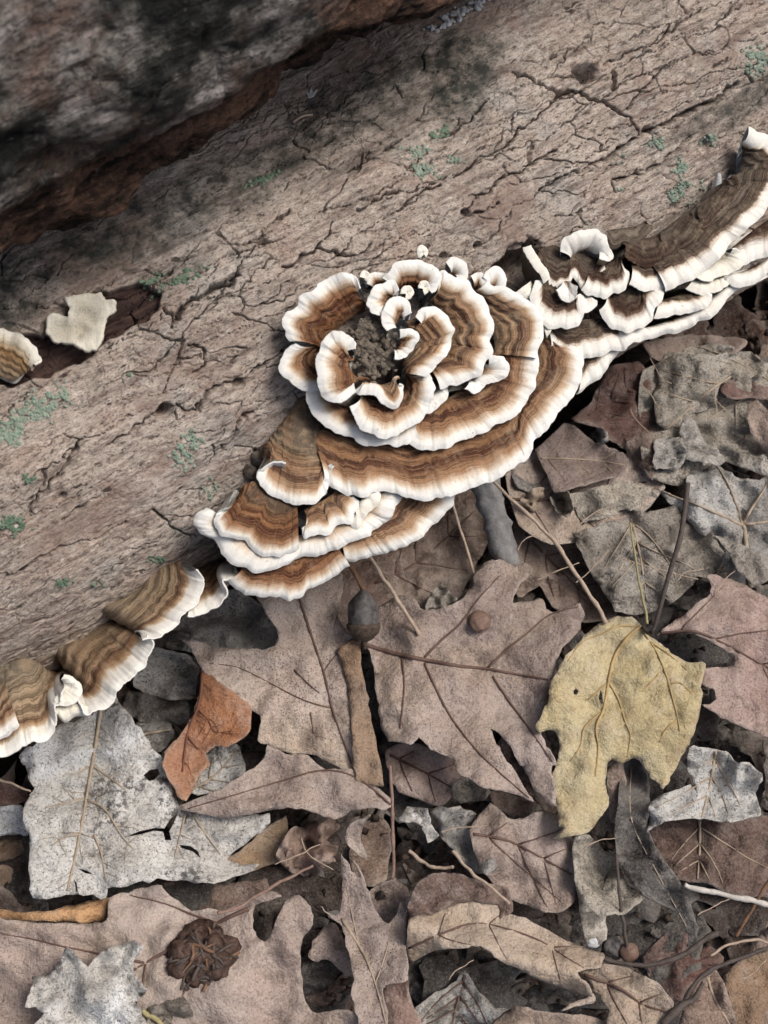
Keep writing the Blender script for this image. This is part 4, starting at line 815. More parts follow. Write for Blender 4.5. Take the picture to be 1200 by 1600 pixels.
leaf('leaf_fragment', 'brown scrap with round hole at the foot of the upright red stalk', b7([(560,440),(620,400),(680,380),(740,420),(740,470),(720,560),(660,600),(590,570),(560,500)]), 'mauve', .008, amp=.005, wl=40, holes=[b7([(590,445),(610,432),(628,442),(625,465),(600,480),(586,468)])])
leaf('leaf_fragment', 'rust brown bent leaf strip under the white papery leaf', b6([(-30,230),(60,240),(200,240),(330,210),(440,180),(485,180),(484,240),(470,285),(380,292),(240,285),(60,280),(-30,290)]), 'orange', .012, edge=-.004)
leaf('leaf_fragment', 'dark shadowed leaf under the ragged edge of the white papery leaf', b6([(720,110),(860,100),(1000,120),(1180,90),(1200,140),(1100,210),(1000,240),(850,240),(790,180)]), 'brown', .004)
leaf('leaf_fragment', 'ochre leaf flap beneath the corner of the white papery leaf', b5([(990,760),(1100,690),(1200,600),(1280,560),(1290,660),(1240,760),(1120,800)]), 'ochre', .011)
leaf('leaf_fragment', 'pale buff hooded leaf beside the wrinkled husk', b6([(640,600),(740,555),(800,590),(850,650),(870,743),(860,800),(640,800),(660,700)]), 'greytan', .014, amp=.008, wl=35)
leaf('leaf_fragment', 'dark brown leaf at the dark hole below the large ochre bracket', b5([(-60,400),(0,390),(60,420),(130,440),(120,490),(60,510),(-60,520)]), 'red', .002)
leaf('leaf_fragment', 'pale greenish grey leaf edge left of the white papery leaf', b5([(-60,520),(0,515),(90,505),(130,560),(120,640),(60,640),(-60,650)]), 'white', .008)
leaf('leaf_fragment', 'dim olive rounded leaf in the dark gap under the white papery leaf', b5([(-40,680),(30,660),(100,670),(110,720),(60,750),(-40,760)]), 'ochre', -.002)
leaf('leaf_fragment', 'dim olive rounded leaf lowest in the dark gap', b5([(-40,790),(20,770),(60,810),(50,860),(0,890),(-40,880)]), 'ochre', -.004)
leaf('maple_leaf', 'broad pale grey leaf sheet spread beneath the skeleton-vein leaf', [(1005,580),(1060,545),(1130,535),(1190,560),(1260,600),(1260,760),(1190,740),(1120,720),(1060,760),(1010,740),(1000,660)], 'greytan', .0117, amp=.003, wl=80, jitter=2.5, vein='pale', midrib=[(1240,590),(1130,640),(1010,730)], auto=3)
leaf('oak_leaf', 'wide mauve leaf sheet under the smooth mauve leaf tip', [(790,740),(850,700),(930,730),(1000,700),(1040,760),(1000,800),(930,840),(860,850),(810,820)], 'mauve', .0117, amp=.002, midrib=[(800,780),(900,780),(1020,750)], auto=3)
# -- top layer
leaf('maple_leaf', 'large white papery leaf with dark cracks and grey mould spots', b5([(95,275),(200,205),(280,150),(380,110),(440,85),(510,10),(560,80),(640,200),(720,300),(765,400),(800,515),(900,525),(1050,540),(1200,545),(1190,600),(1100,680),(1010,750),(1080,775),(1150,770),(1100,810),(980,850),(870,860),(750,840),(600,862),(480,880),(470,920),(350,905),(250,930),(150,920),(125,800),(130,680),(105,600),(100,510),(130,470),(140,430),(110,340)]),
     'white', .015, (0,.001), .0035, net=True, midrib=b5([(455,60),(425,250),(385,480),(340,720),(300,890)]), vein='pale', vr=.0007, jitter=2.6,
     veins=[b5([(385,485),(470,530),(540,640),(600,710)]), b5([(380,475),(300,500),(200,520)]), b5([(410,330),(480,380),(560,440)]), b5([(400,335),(340,370),(290,370)]), b5([(350,640),(290,650),(230,690)]), b5([(845,490),(880,580),(950,680),(985,730)]), b5([(840,490),(810,620),(780,740)]), b5([(420,640),(450,720),(475,850)])],
     holes=[b5([(555,652),(620,625),(690,608),(735,612),(760,570),(795,545),(775,590),(755,625),(765,665),(738,668),(728,628),(690,622),(620,640)]), b5([(800,685),(850,692),(885,715),(895,745),(860,715),(810,700)]), b5([(345,790),(385,800),(420,820),(380,812)]), b5([(640,375),(670,350),(705,345),(712,370),(690,395),(665,400)]), b5([(330,845),(340,850),(348,900),(338,890)])])
ML = leaf('oak_leaf', 'large mauve oak leaf with folded ochre edge beneath the lowest left shelf', e3([(470,120),(640,150),(880,40),(885,130),(860,230),(835,315),(860,250),(905,330),(960,350),(970,450),(985,560),(1010,720),(1040,880),(1060,950),(1075,1040),(960,1010),(880,960),(820,935),(740,895),(620,890),(550,855),(490,830),(500,720),(480,700),(400,640),(330,570),(260,530),(215,480),(180,400),(115,350),(180,362),(330,400),(480,402),(560,388),(585,340),(565,290),(520,220)]),
     'mauve', .020, (0,-.001), .003, edge=.0012, seed=77, midrib=e3([(680,150),(740,340),(800,520),(840,690),(900,860),(930,950)]), veins=[e3([(830,680),(700,640),(560,570),(400,490),(260,470)]), e3([(795,510),(830,460),(880,400)]), e3([(735,700),(750,800)]), e3([(660,500),(720,560),(780,610)])], vr=.0005)
leaf('folded_edge', '', e3([(860,400),(962,350),(976,470),(996,600),(1022,740),(1056,920),(1082,1045),(1020,1040),(950,1015),(935,880),(925,720),(905,560),(880,470)]), 'ochre', .0218, (0,-.001), .0045, seed=77, part_of=ML)
leaf('oak_leaf', 'pointed mauve oak lobe with ochre tip below the mauve oak leaf', e3([(110,1150),(240,1090),(380,1020),(470,960),(520,910),(532,850),(620,895),(720,900),(810,965),(960,962),(1045,1050),(1125,1125),(1095,1155),(1000,1150),(930,1160),(860,1200),(780,1180),(700,1150),(560,1155),(350,1195)]), 'mauve', .0175, (0,.0005), .003, midrib=e3([(1110,1130),(960,1010),(800,970),(600,1020),(400,1080),(160,1150)]), vr=.0004)
leaf('oak_leaf', 'big pinkish brown oak leaf with raised dark veins and a split tip', e5([(60,490),(130,350),(230,275),(300,275),(340,310),(350,335),(440,330),(520,300),(570,260),(590,190),(650,120),(720,98),(770,122),(840,123),(878,150),(830,210),(788,275),(790,305),(860,298),(932,283),(940,335),(970,350),(1040,325),(1100,310),(1118,380),(1090,440),(1015,515),(992,560),(982,640),(950,740),(905,870),(930,950),(962,1010),(982,1060),(965,1080),(985,1180),(988,1262),(940,1242),(880,1170),(830,1080),(780,1000),(735,940),(690,898),(676,905),(700,950),(740,1020),(785,1090),(830,1155),(882,1238),(780,1200),(680,1175),(640,1165),(540,1108),(500,1040),(400,985),(340,935),(310,967),(200,955),(165,880),(150,760),(130,640),(115,530)]),
     'mauve', .024, (0,.0015), .0035, edge=.001, midrib=e5([(60,490),(200,535),(370,572),(520,600),(660,615),(800,640),(950,665)]), vr=.0008, veins=[e5([(370,560),(450,480),(540,400),(620,290),(720,180)]), e5([(668,610),(760,520),(850,450),(960,360),(1090,325)]), e5([(370,590),(430,720),(500,850),(600,980),(700,1080),(790,1160),(860,1220)]), e5([(690,650),(770,770),(850,880),(970,1050)]), e5([(265,560),(275,700),(255,900)])],
     petiole=[(560,1003,.024),(545,1000,.022),(525,992,.014)], prad=.0011)
leaf('maple_leaf', 'yellow lobed leaf draped over the litter with its dark stalk rising', e8([(605,292),(560,255),(500,250),(430,270),(385,300),(320,360),(290,400),(245,440),(215,500),(180,560),(165,640),(140,710),(100,768),(130,795),(175,785),(205,800),(220,850),(215,930),(190,980),(195,1060),(205,1140),(215,1220),(240,1245),(190,1295),(270,1280),(360,1260),(400,1210),(435,1170),(455,1120),(440,1040),(445,960),(470,920),(520,935),(560,918),(600,920),(630,960),(660,1010),(715,1060),(745,1000),(790,920),(830,850),(865,760),(888,680),(890,580),(905,465),(830,465),(760,430),(700,380),(650,350)]),
     'yellow', .031, (0,-.004), .003, edge=-.0035, midrib=e8([(605,295),(540,350),(480,440),(455,540),(430,680),(395,770),(405,870),(390,1000)]), vein='gold', vr=.0006,
     veins=[e8([(610,310),(680,420),(725,530),(755,640),(780,740),(790,820)]), e8([(600,297),(500,295),(420,330),(330,370),(260,460)]), e8([(455,560),(500,640),(530,740),(555,810),(540,910)]), e8([(430,690),(340,770),(320,860),(270,930)]), e8([(730,570),(790,560),(850,620)]), e8([(650,370),(740,430),(820,500)]), e8([(690,520),(640,570),(610,600)]), e8([(770,740),(720,780),(690,840)]), e8([(440,570),(380,620),(340,650)])],
     holes=[e8([(287,597),(300,587),(313,600),(305,617),(290,615)]), e8([(415,590),(425,620),(428,655),(415,665),(405,630)])], petiole=[(1003,979,.036),(1020,985,.044),(1045,900,.058),(1065,830,.066),(1075,755,.070)], prad=.0011)
leaf('leaf_fragment', 'bright orange brown leaf tip pointing down beside the white papery leaf', e3([(225,490),(300,555),(400,620),(462,690),(445,795),(410,830),(335,862),(292,858),(240,900),(262,940),(212,990),(190,1060),(152,1107),(112,1090),(85,1030),(45,960),(60,880),(130,800),(190,700),(215,600)]), 'orange', .0195, (0,-.002), .003, net=True, midrib=e3([(230,510),(215,650),(160,800),(135,980)]), vein='red', vr=.0006, veins=[e3([(215,690),(260,740),(290,790),(400,800)]), e3([(160,810),(200,860),(220,870)])], edge=.003)
leaf('oak_leaf', 'pinkish right-hand oak leaf with rounded sinuses behind the yellow leaf', e8([(960,55),(915,60),(940,100),(930,145),(870,190),(790,250),(720,300),(670,335),(740,320),(850,335),(950,375),(1030,420),(1040,455),(1010,485),(910,490),(880,560),(940,590),(962,630),(930,660),(890,665),(980,720),(1080,770),(1150,800),(1240,815),(1330,830),(1330,260),(1220,180),(1090,100)]), 'pink', .022, (.001,0), .003, midrib=e8([(680,330),(850,320),(1000,380),(1200,490),(1320,540)]), auto=3, vr=.0005)
leaf('oak_leaf', 'broad brown oak leaf with deep oval sinus at the wrinkled husk', b6([(-60,290),(60,280),(200,290),(380,294),(475,285),(486,180),(600,140),(700,120),(740,150),(850,240),(930,225),(1000,240),(1100,190),(1200,150),(1260,170),(1140,215),(1130,300),(1150,360),(1180,380),(1210,340),(1270,200),(1330,170),(1390,220),(1400,300),(1350,360),(1345,450),(1350,580),(1390,690),(1500,680),(1590,700),(1600,800),(900,800),(500,800),(-60,800)]),
     'mauve', .012, (0,.0005), .004, midrib=b6([(1240,190),(1080,240),(900,330),(600,500),(300,680)]), auto=3, vr=.0007)
leaf('leaf_fragment', 'jagged white bark-like shred lying on the broad brown leaf', b6([(135,540),(190,530),(235,495),(275,445),(285,405),(330,430),(388,482),(450,430),(510,400),(600,370),(640,400),(612,440),(592,500),(640,570),(656,600),(600,650),(640,700),(650,800),(150,800),(200,690),(108,660),(135,600)]), 'white', .021, amp=.006, wl=40, edge=.003, jitter=2.5)
leaf('oak_leaf', 'spiked pale brown oak lobe standing up beside the upright red stalk', b7([(435,268),(442,380),(440,500),(410,547),(338,503),(395,560),(440,590),(462,680),(490,800),(485,900),(500,975),(540,1060),(645,1060),(622,880),(640,850),(737,830),(725,700),(725,560),(705,480),(690,540),(650,573),(608,555),(580,500),(550,420),(522,340),(495,300),(520,368),(498,375),(465,305)]), 'mauve', .018, (0,.001), .003, midrib=b7([(440,560),(540,720),(600,880),(640,1040)]), vein='pale', vr=.0005, veins=[b7([(520,690),(490,560),(460,400)]), b7([(590,850),(640,700),(670,560)])], edge=.001)
def roll(p):
    t = np.clip((p[:, 0] - 640) / 280, 0, 1); mid = 1440 + 80 * t; return .014 * np.exp(-((p[:, 1] - mid - 10) / 38) ** 2)
leaf('oak_leaf', 'long rolled brown oak leaf bridging the dark hollow', b7([(740,560),(860,520),(1000,470),(1140,480),(1180,530)]) + b8([(150,400),(300,480),(400,520),(470,545),(455,600),(350,625),(400,680),(415,735),(300,710),(150,650),(0,570)]) + b7([(1080,690),(1000,682),(850,702),(740,752),(730,660)]), 'tan', .014, (0,0), .002, extra=roll, midrib=b7([(740,690),(900,620),(1060,580)]) + b8([(150,470),(300,560),(400,620)]), auto=3, vr=.0004)
leaf('oak_leaf', 'brown arched leaf fold behind the long rolled leaf', b7([(738,500),(755,440),(800,380),(870,354),(960,358),(1060,390),(1180,420)]) + b8([(60,350),(0,420)]) + b7([(1140,500),(1000,480),(860,530),(745,560)]), 'brown', .018, (0,-.004), .002)
leaf('oak_leaf', 'pale tan leaf lying across the end of the rolled leaf', b8([(350,620),(400,615),(455,590),(550,605),(640,640),(700,670),(785,765),(740,830),(700,900),(480,920),(490,800),(470,760),(420,710),(385,650)]), 'tan', .024, amp=.003, midrib=b8([(360,630),(540,700),(640,770),(740,800)]), auto=2)
leaf('leaf_fragment', 'pale leaf curving under the pale tan leaf', b8([(-20,840),(70,775),(180,800),(300,815),(420,820),(480,860),(500,920),(-40,920)]), 'tan', .016, amp=.003)
leaf('leaf_fragment', 'thin pale leaf sliver bridging two pale tan leaves', b8([(275,800),(330,755),(400,740),(418,712),(430,740),(420,760),(340,775)]), 'tan', .021)
leaf('leaf_fragment', 'grey triangular leaf point below the rolled leaf', b7([(992,795),(1050,880),(1130,950),(1250,980),(1260,1080),(800,1080),(765,960),(860,890),(950,842)]), 'grey', .008, amp=.003, midrib=b7([(990,810),(960,920),(930,1040)]), auto=3)
leaf('leaf_fragment', 'dark maroon leaf patch under the spiked oak lobe', b7([(640,850),(735,830),(740,900),(790,1000),(800,1080),(640,1080),(625,900)]), 'red', .012)

# ------------------------------------------------------------------ stems, twigs, nuts and seeds
SGROUP = 'loose stems and twigs in the litter'
def stem(name, label, path, zs, rad, mat, n=8, cat='straw'):  # mostly loose leaf stalks, besides the twigs and root fibres
    p = np.asarray(path, float); zz = np.interp(np.linspace(0, 1, len(p)), np.linspace(0, 1, len(zs)), zs)
    P = spline(on_ground(p, zz), 8); m = len(P); r = np.interp(np.linspace(0, 1, m), np.linspace(0, 1, len(rad)), rad)
    r = (.8 if n < 12 else 1.) * r * (1 + .2 * vnoise(np.arange(m) * .7, np.zeros(m), int(p[0, 0]))); P = P + .0004 * np.stack([vnoise(np.arange(m) * .4, np.full(m, k), int(p[0, 1])) for k in (1, 5, 9)], 1)
    base = P[-1] if P[-1][2] < P[0][2] else P[0]
    v, f = tube(P, r, n); me = mesh_np(name, v - base, f)
    return tag(link(name, me, STEM[mat], None, base.tolist()), label, cat, SGROUP)
stem('loose_stalk', 'long straw coloured stem running from the long shelf to the yellow leaf', [(765,745),(800,780),(840,820),(870,850),(905,905),(932,945),(947,975)], [.040,.038,.036], [.0010,.0012,.0014], 'straw')
stem('loose_stalk', 'pale straight stem below the lowest right shelf, ending on the big oak leaf', [(575,866),(600,905),(625,945),(655,992)], [.045,.030], [.0011,.0013], 'straw')
stem('loose_stalk', 'thin pale stem between the grey twig and the lowest right shelf', [(705,780),(720,830),(742,900)], [.035,.014], [.0010,.0008], 'straw')
stem('loose_stalk', 'brown stalk with orange tint reaching down to the acorn', [(533,852),(548,885),(565,915),(580,945)], [.040,.030], [.0013,.0016], 'brown')
stem('twig', 'short thick grey twig standing under the long shelf', [(752,740),(768,790),(782,840),(796,885)], [.030,.014], [.0072,.0070,.0068], 'grey', 14, 'twig')
stem('loose_stalk', 'thin yellow green stem ending at the top of the yellow leaf', [(985,815),(992,870),(1003,930),(1012,975)], [.030,.038], [.0006,.0009], 'green')
stem('loose_stalk', 'upright reddish stalk rising from the holed brown scrap', [(614,1372),(615,1320),(612,1260),(610,1195)], [.014,.045], [.0011,.0011,.0008], 'red')
stem('loose_stalk', 'long thin brown stalk lying across the broad brown oak leaf', [(340,1428),(370,1418),(420,1388),(455,1370),(490,1352)], [.022,.020], [.0010,.0009,.0007], 'red')
stem('twig', 'bone white twig at the edge of the brown grey mottled leaf', [(1070,1384),(1110,1393),(1150,1402),(1200,1413),(1260,1428)], [.022,.022], [.0014,.0017,.0017], 'white', 8, 'twig')
stem('twig', 'dark curved twig looping below the bud', [(920,1490),(955,1503),(1000,1508),(1050,1500),(1085,1480),(1120,1458)], [.014,.018], [.0011,.0015,.0016], 'dark', 8, 'twig')
stem('loose_stalk', 'straight dark stem hanging down to the round bud', [(962,1335),(968,1400),(975,1450),(981,1485)], [.030,.014], [.0010,.0009], 'dark')
stem('twig', 'forked dark twig base at the folded brown leaf', [(1065,1580),(1080,1545),(1110,1515),(1150,1500),(1200,1480),(1240,1470)], [.022,.022], [.0014,.0012,.0008], 'dark', 8, 'twig')
stem('twig', 'slim brown twig leaning over the bone white twig', [(1150,1465),(1170,1430),(1190,1395),(1215,1350)], [.012,.030], [.0010,.0009], 'brown', 8, 'twig')
stem('loose_stalk', 'thin curved pale stem beside the folded brown leaf', [(1110,1493),(1140,1475),(1178,1468),(1210,1475)], [.012,.012], [.0008,.0007], 'straw')
stem('twig', 'thick dark twig end crossing the pale tan leaf corner', [(1035,1600),(1060,1575),(1085,1560),(1100,1535)], [.024,.024], [.0024,.0018,.0010], 'dark', 8, 'twig')
stem('loose_stalk', 'pale bent grass stem in the hollow by the blue grey leaf', [(640,1330),(665,1350),(690,1357),(707,1355)], [.008,.012], [.0011,.0011], 'straw')
stem('loose_stalk', 'grey slanting stem dropping from the blue grey leaf', [(708,1330),(735,1362),(765,1385),(795,1412)], [.020,.026], [.0010,.0008], 'straw')
stem('loose_stalk', 'fine straw across the dark gap under the large ochre bracket', [(-20,1213),(20,1226),(48,1237)], [.018,.018], [.0008,.0006], 'straw')
stem('loose_stalk', 'yellowish straw beside the jagged white shred', [(222,1580),(240,1592),(262,1612)], [.016,.016], [.0015,.0018], 'green')
for i, (a, b) in enumerate([((1115,575),(1120,650)), ((1115,625),(1145,655)), ((900,825),(960,790)), ((1015,560),(1050,600)), ((930,800),(1000,830)), ((960,870),(1090,905)), ((1000,600),(1030,640)), ((900,910),(950,860)), ((1060,905),(1100,890)), ((985,640),(1030,690)), ((810,860),(850,830)), ((1120,930),(1150,890)), ((840,905),(905,880)), ((470,1310),(520,1360)), ((430,1350),(500,1320)), ((690,1300),(760,1290)), ((960,1310),(910,1330)), ((1090,1430),(1140,1405)), ((1160,1530),(1195,1500)), ((740,1500),(700,1530))]):
    m = (np.array(a) + b) / 2 + rng.normal(0, 6, 2)
    stem('root_fibre', 'hair-thin pale root fibre tangled among the leaves', [a, m, b], [.024, .024], [.00035, .0003], 'straw', 5, 'fibre')

def lathe(prof, n=24):
    prof = np.asarray(prof, float); a = np.linspace(0, 2 * math.pi, n, endpoint=False)
    V = np.stack([prof[:, 1, None] * np.cos(a), prof[:, 1, None] * np.sin(a), np.repeat(prof[:, :1], n, 1)], -1).reshape(-1, 3)
    F = [list(f) for f in grid_faces(len(prof), n, True)] + [list(range(n))[::-1], [(len(prof) - 1) * n + k for k in range(n)]]
    return V, F
ac = on_ground([(568, 962)], .034)[0]
aco = thing('acorn', ac.tolist(), 'dark grey acorn hanging on the brown stalk beside the mauve oak leaf', 'acorn')
v, f = lathe([(-.012,.0006),(-.0112,.0018),(-.0095,.0048),(-.006,.0074),(-.001,.0083),(.004,.0078),(.007,.0064)]); v = v * (1 + .09 * vnoise(v[:, 0] * 260, v[:, 2] * 220, 4))[:, None]
link('nut', mesh_np('nut', v, f), NUT, aco)
v, f = lathe([(.0035,.0086),(.0055,.0088),(.008,.0074),(.0105,.0050),(.012,.0020),(.0135,.0012),(.016,.0010)]); v = v * (1 + .05 * vnoise(v[:, 0] * 900, v[:, 2] * 900, 6))[:, None]
link('cupule', mesh_np('cupule', v, f), NUTCAP, aco)
aco.scale = (.92, .92, 1.0); aco.rotation_euler = (R_(118), R_(10), R_(8))
def lump(r, sq=1.0, amp=.12, seed=1, nu=14, nv=20, freq=2.2):
    th = np.linspace(0, math.pi, nu); ph = np.linspace(0, 2 * math.pi, nv, endpoint=False); T, Pp = np.meshgrid(th, ph, indexing='ij')
    d = np.stack([np.sin(T) * np.cos(Pp), np.sin(T) * np.sin(Pp), np.cos(T)], -1).reshape(-1, 3)
    n = vnoise(d[:, 0] * freq + 3.1 * d[:, 2], d[:, 1] * freq - 2.3 * d[:, 2], seed) + .5 * vnoise(d[:, 0] * freq * 2.3 + 4 * d[:, 2], d[:, 1] * freq * 2.3 + 2 * d[:, 2], seed + 2)
    return d * (r * (1 + amp * n))[:, None] * [1, 1, sq], grid_faces(nu, nv, True)
v, f = lump(.0052, .55, .10, 3); P = on_ground([(749, 971)], .0275)[0]
tag(link('seed', mesh_np('seed', v, f), SEED, None, P.tolist()), 'round flattened brown seed lying on the big oak leaf', 'seed')
v, f = lump(.0042, .9, .10, 5); P = on_ground([(983, 1488)], .012)[0]
tag(link('bud', mesh_np('bud', v, f), SEED, None, P.tolist()), 'small round bud at the end of the straight dark stem', 'bud')
for i, (px, r, z, lab) in enumerate([((958,1478),.005,.010,'dull grey pebble beside the round bud'), ((927,1470),.0032,.016,'tiny pale crumb by the grey speckled scrap')]):
    v, f = lump(r, .8, .2, 20 + i); P = on_ground([px], z)[0]
    tag(link('pebble', mesh_np('pebble', v, f), CRUST if i else NUT, None, P.tolist()), lab, 'pebble')
for lab, o_, m in (('small crumpled tan scrap heaped under the pale blue grey corner', [(812,775),(835,762),(862,768),(866,785),(845,800),(820,795)], 'tan'), ('folded buff scrap wedged beside the tan leaf scrap', [(862,770),(885,765),(897,785),(888,805),(868,800)], 'greytan'),
                  ('crinkled grey brown scrap behind the round lobe of the big oak leaf', e5([(370,330),(400,270),(450,225),(490,250),(520,290),(480,320),(420,335)]), 'greytan'), ('pale crumpled crumb of leaf in the dark cleft below the red brown leaf', z9([(415,450),(440,425),(480,430),(500,460),(490,490),(440,490)]), 'white')):
    leaf('leaf_fragment', lab, o_, m, .017, amp=.010, wl=22, step=4, jitter=2)
# wrinkled husk
hb = on_ground([(313, 1500)], .012)[0]
hu = thing('seed_husk', hb.tolist(), 'dark wrinkled open husk with tangled fibres on the broad brown leaf', 'husk')
v, f = lump(.0145, .55, .22, 61, 30, 44, 3.2); v[:, 0] *= 1.15
link('shell', mesh_np('shell', v, f), HUSK, hu)
for i in range(34):
    a, r = rng.uniform(0, 6.28), rng.uniform(.3, 1); c0 = np.array([math.cos(a) * .013 * r, math.sin(a) * .011 * r, .0075 * math.sqrt(max(0, 1 - .8 * r * r)) + .001]); dr = rng.normal(0, 1, 3) * [1, 1, .25]; dr /= np.linalg.norm(dr)
    pts = np.array([c0 + dr * t * .006 + [0, 0, -.0015 * t * t] + rng.normal(0, .0004, 3) for t in np.linspace(-1, 1, 5)])
    v, f = tube(spline(pts, 3), .0005 + .0004 * rng.random(), 5); link('fibre', mesh_np('fibre', v, f), STEM['dark' if i % 4 else 'brown'], hu)
for i in range(7):
    a = i * .9; v, f = lump(.0035 + .0015 * rng.random(), .9, .3, 70 + i, 9, 12); link('scale', mesh_np('scale', v * [1, 1, .7] + [math.cos(a) * .0095, math.sin(a) * .008, .005], f), HUSK, hu)

# ------------------------------------------------------------------ small growths on the bark
def flakes(name, label, cat, spots, mat, size, n, seed, raise_=.0006, group=None, kind=None, flat=.7, on=log_point):
    r = np.random.default_rng(seed); Vs, Fs = [], []; k = 0
    for (x, y, sx, sy, ang) in spots:
        m = int(n * sx * sy / 400); g = r.normal(0, .5, (m, 2)) * [sx, sy]
        keep = fbm(g[:, 0] / 9 + x, g[:, 1] / 9 + y, seed, 2) > -.08; g = g[keep]
        c, s = math.cos(math.radians(ang)), math.sin(math.radians(ang))
        p = np.stack([x + g[:, 0] * c + g[:, 1] * s, y - g[:, 0] * s + g[:, 1] * c], 1)
        if not len(p): continue
        P = on(p, raise_); Nn = (P - (QD * LQ + [0, 0, LZ])); Nn -= np.outer(Nn @ AX, AX); Nn /= np.linalg.norm(Nn, axis=1)[:, None]
        for q, nn in zip(P, Nn):
            t1 = np.cross(nn, r.normal(0, 1, 3)); t1 /= np.linalg.norm(t1); t2 = np.cross(nn, t1)
            h = size * r.uniform(.5, 1.4); ring = []
            for a in np.linspace(0, 2 * math.pi, 6, endpoint=False):
                rr = h * r.uniform(.6, 1.15); ring.append(q + t1 * rr * math.cos(a) + t2 * rr * math.sin(a) - nn * h * .35)
            Vs += ring + [q + nn * h * flat * r.uniform(.5, 1.6)]; Fs += [(k + i, k + (i + 1) % 6, k + 6) for i in range(6)]; k += 7
    if not Vs: return
    Vs = np.array(Vs); b = Vs.mean(0)
    return tag(link(name, mesh_np(name, Vs - b, np.array(Fs)), mat, None, b.tolist()), label, cat, group, kind)
LI = [('bright green lichen crust beside the bare hollow', [(78,628,34,20,35),(30,655,32,16,30)], LICHEN, 120), ('pale green lichen crust at the log edge below the bare hollow', [(12,682,24,12,20),(28,690,10,6,0)], LICHEN, 120),
      ('oblong pale green lichen patch on open bark between cracks', [(292,702,16,30,-25)], LICHEN, 190), ('small green lichen dot above the domed ochre cap', [(328,762,11,11,0)], LICHEN, 190),
      ('dark mossy lichen smear above the short wide crack', [(285,436,40,9,25),(235,440,20,7,20)], LICHEN_D, 90), ('dark green moss tuft low on the bark near the large ochre bracket', [(18,820,22,14,10)], LICHEN_D, 170),
      ('sparse green lichen pair of spots on smooth bark above the rosette', [(645,235,20,11,0),(660,268,26,12,0),(715,248,12,8,0)], LICHEN, 90), ('blue green lichen patch at the deep crack end', [(1180,95,24,22,0)], LICHEN, 150),
      ('green lichen clump above the big dark banded shelf', [(1066,262,13,14,0),(1072,295,20,14,20),(1052,310,12,10,0)], LICHEN, 130), ('tiny lichen dots along the deep crack', [(965,288,8,9,0),(968,252,9,8,0),(1030,222,16,10,30),(1110,218,12,10,0)], LICHEN, 110),
      ('faint lichen flecks on pinkish bark', [(200,590,8,10,0),(45,748,9,9,0),(95,905,14,7,10),(150,910,10,6,10),(275,824,8,8,0)], LICHEN_D, 90), ('dark lichen streak on shaded bark near the rotting log', [(410,277,26,7,25),(690,205,26,10,20)], LICHEN_D, 80),
      ('grey green lichen specks under the grey banded bracket', [(245,868,14,6,10),(20,1048,16,8,0),(1000,418,10,6,20)], LICHEN_D, 110)]
for i, (lab, sp, mt, n) in enumerate(LI):
    for j, one in enumerate(sp): flakes('lichen_patch', lab, 'lichen', [one], mt, .0008, int(n * 1.3), 300 + i * 5 + j, group='lichen on the log')
flakes('white_crust', 'soft white crust on bark where the two logs meet', 'fungus', [(700,28,34,9,28),(745,6,22,7,20)], CRUST, .0012, 160, 350, .001)
flakes('crumb_pile', 'gritty grey brown crumbs heaped in the centre of the rosette', 'crumbs', [(585,545,34,40,0),(575,515,20,20,0),(560,580,16,12,0)], GRIT, .0013, 90, 360, .0125, kind='stuff', flat=.9, on=lambda p, h: on_shelf(p, h))
Vq, Fq, k0 = [], [], 0
for i in range(60):
    a, q = rng.uniform(0, 6.28), math.sqrt(rng.random()); x, y = 583 + 34 * q * math.cos(a), 548 + 44 * q * math.sin(a)
    v, f = lump(rng.uniform(.0010, .0021), .8, .4, 400 + i, 9, 12, 3.0); Vq.append(v + on_shelf([(x, y)], .0125)[0]); Fq.append(f + k0); k0 += len(v)
Vq = np.concatenate(Vq); b = Vq.mean(0)
tag(link('grit_pellets', mesh_np('grit_pellets', Vq - b, np.concatenate(Fq)), GRIT, None, b.tolist()), 'rounded grit pellets filling the hollow of the rosette', 'crumbs', None, 'stuff')
# worn old growth knobs where caps meet the bark
for i, (x, y, r) in enumerate([(405,715,.0040), (392,735,.0036), (413,703,.0028), (383,770,.0030), (365,795,.0032), (318,880,.0030), (310,895,.0028), (350,870,.0030), (395,760,.0030)]):
    v, f = lump(r, .9, .28, 430 + i, 12, 16); P = log_point([(x, y)], .0005)[0]
    tag(link('old_growth_knob', mesh_np('old_growth_knob', v, f), GRIT, None, P.tolist()), 'small worn brown knob of old growth where caps meet bark', 'fungus', 'worn knobs beside the lower caps')
for (pts, lab) in (([(1108,300),(1112,285),(1116,268)], 'thin white fungus thread on bark above the big dark shelf'), ([(1132,280),(1138,277),(1145,275)], 'short white fungus thread beside the big dark shelf')):
    P = spline(log_point(pts, .0035), 6); v, f = tube(P, .0018 * np.sin(np.linspace(.5, 2.8, len(P))), 8); b = P[0]
    tag(link('fungus_thread', mesh_np('fungus_thread', v - b, f), CRUST, None, b.tolist()), lab, 'fungus')
P = spline(log_point([(458,192),(472,182),(488,172)], .004), 6); v, f = tube(P, .0005, 6); tag(link('pine_needle', mesh_np('pine_needle', v - P[0], f), STEM['straw'], None, P[0].tolist()), 'short pale needle caught at the crevice between the logs', 'needle')
pf = log_point([(482,168),(478,158),(484,161),(487,153),(489,160),(496,156),(490,166)], .010); Vf = np.r_[pf, pf + [0, 0, .0008]]; b = pf[0]
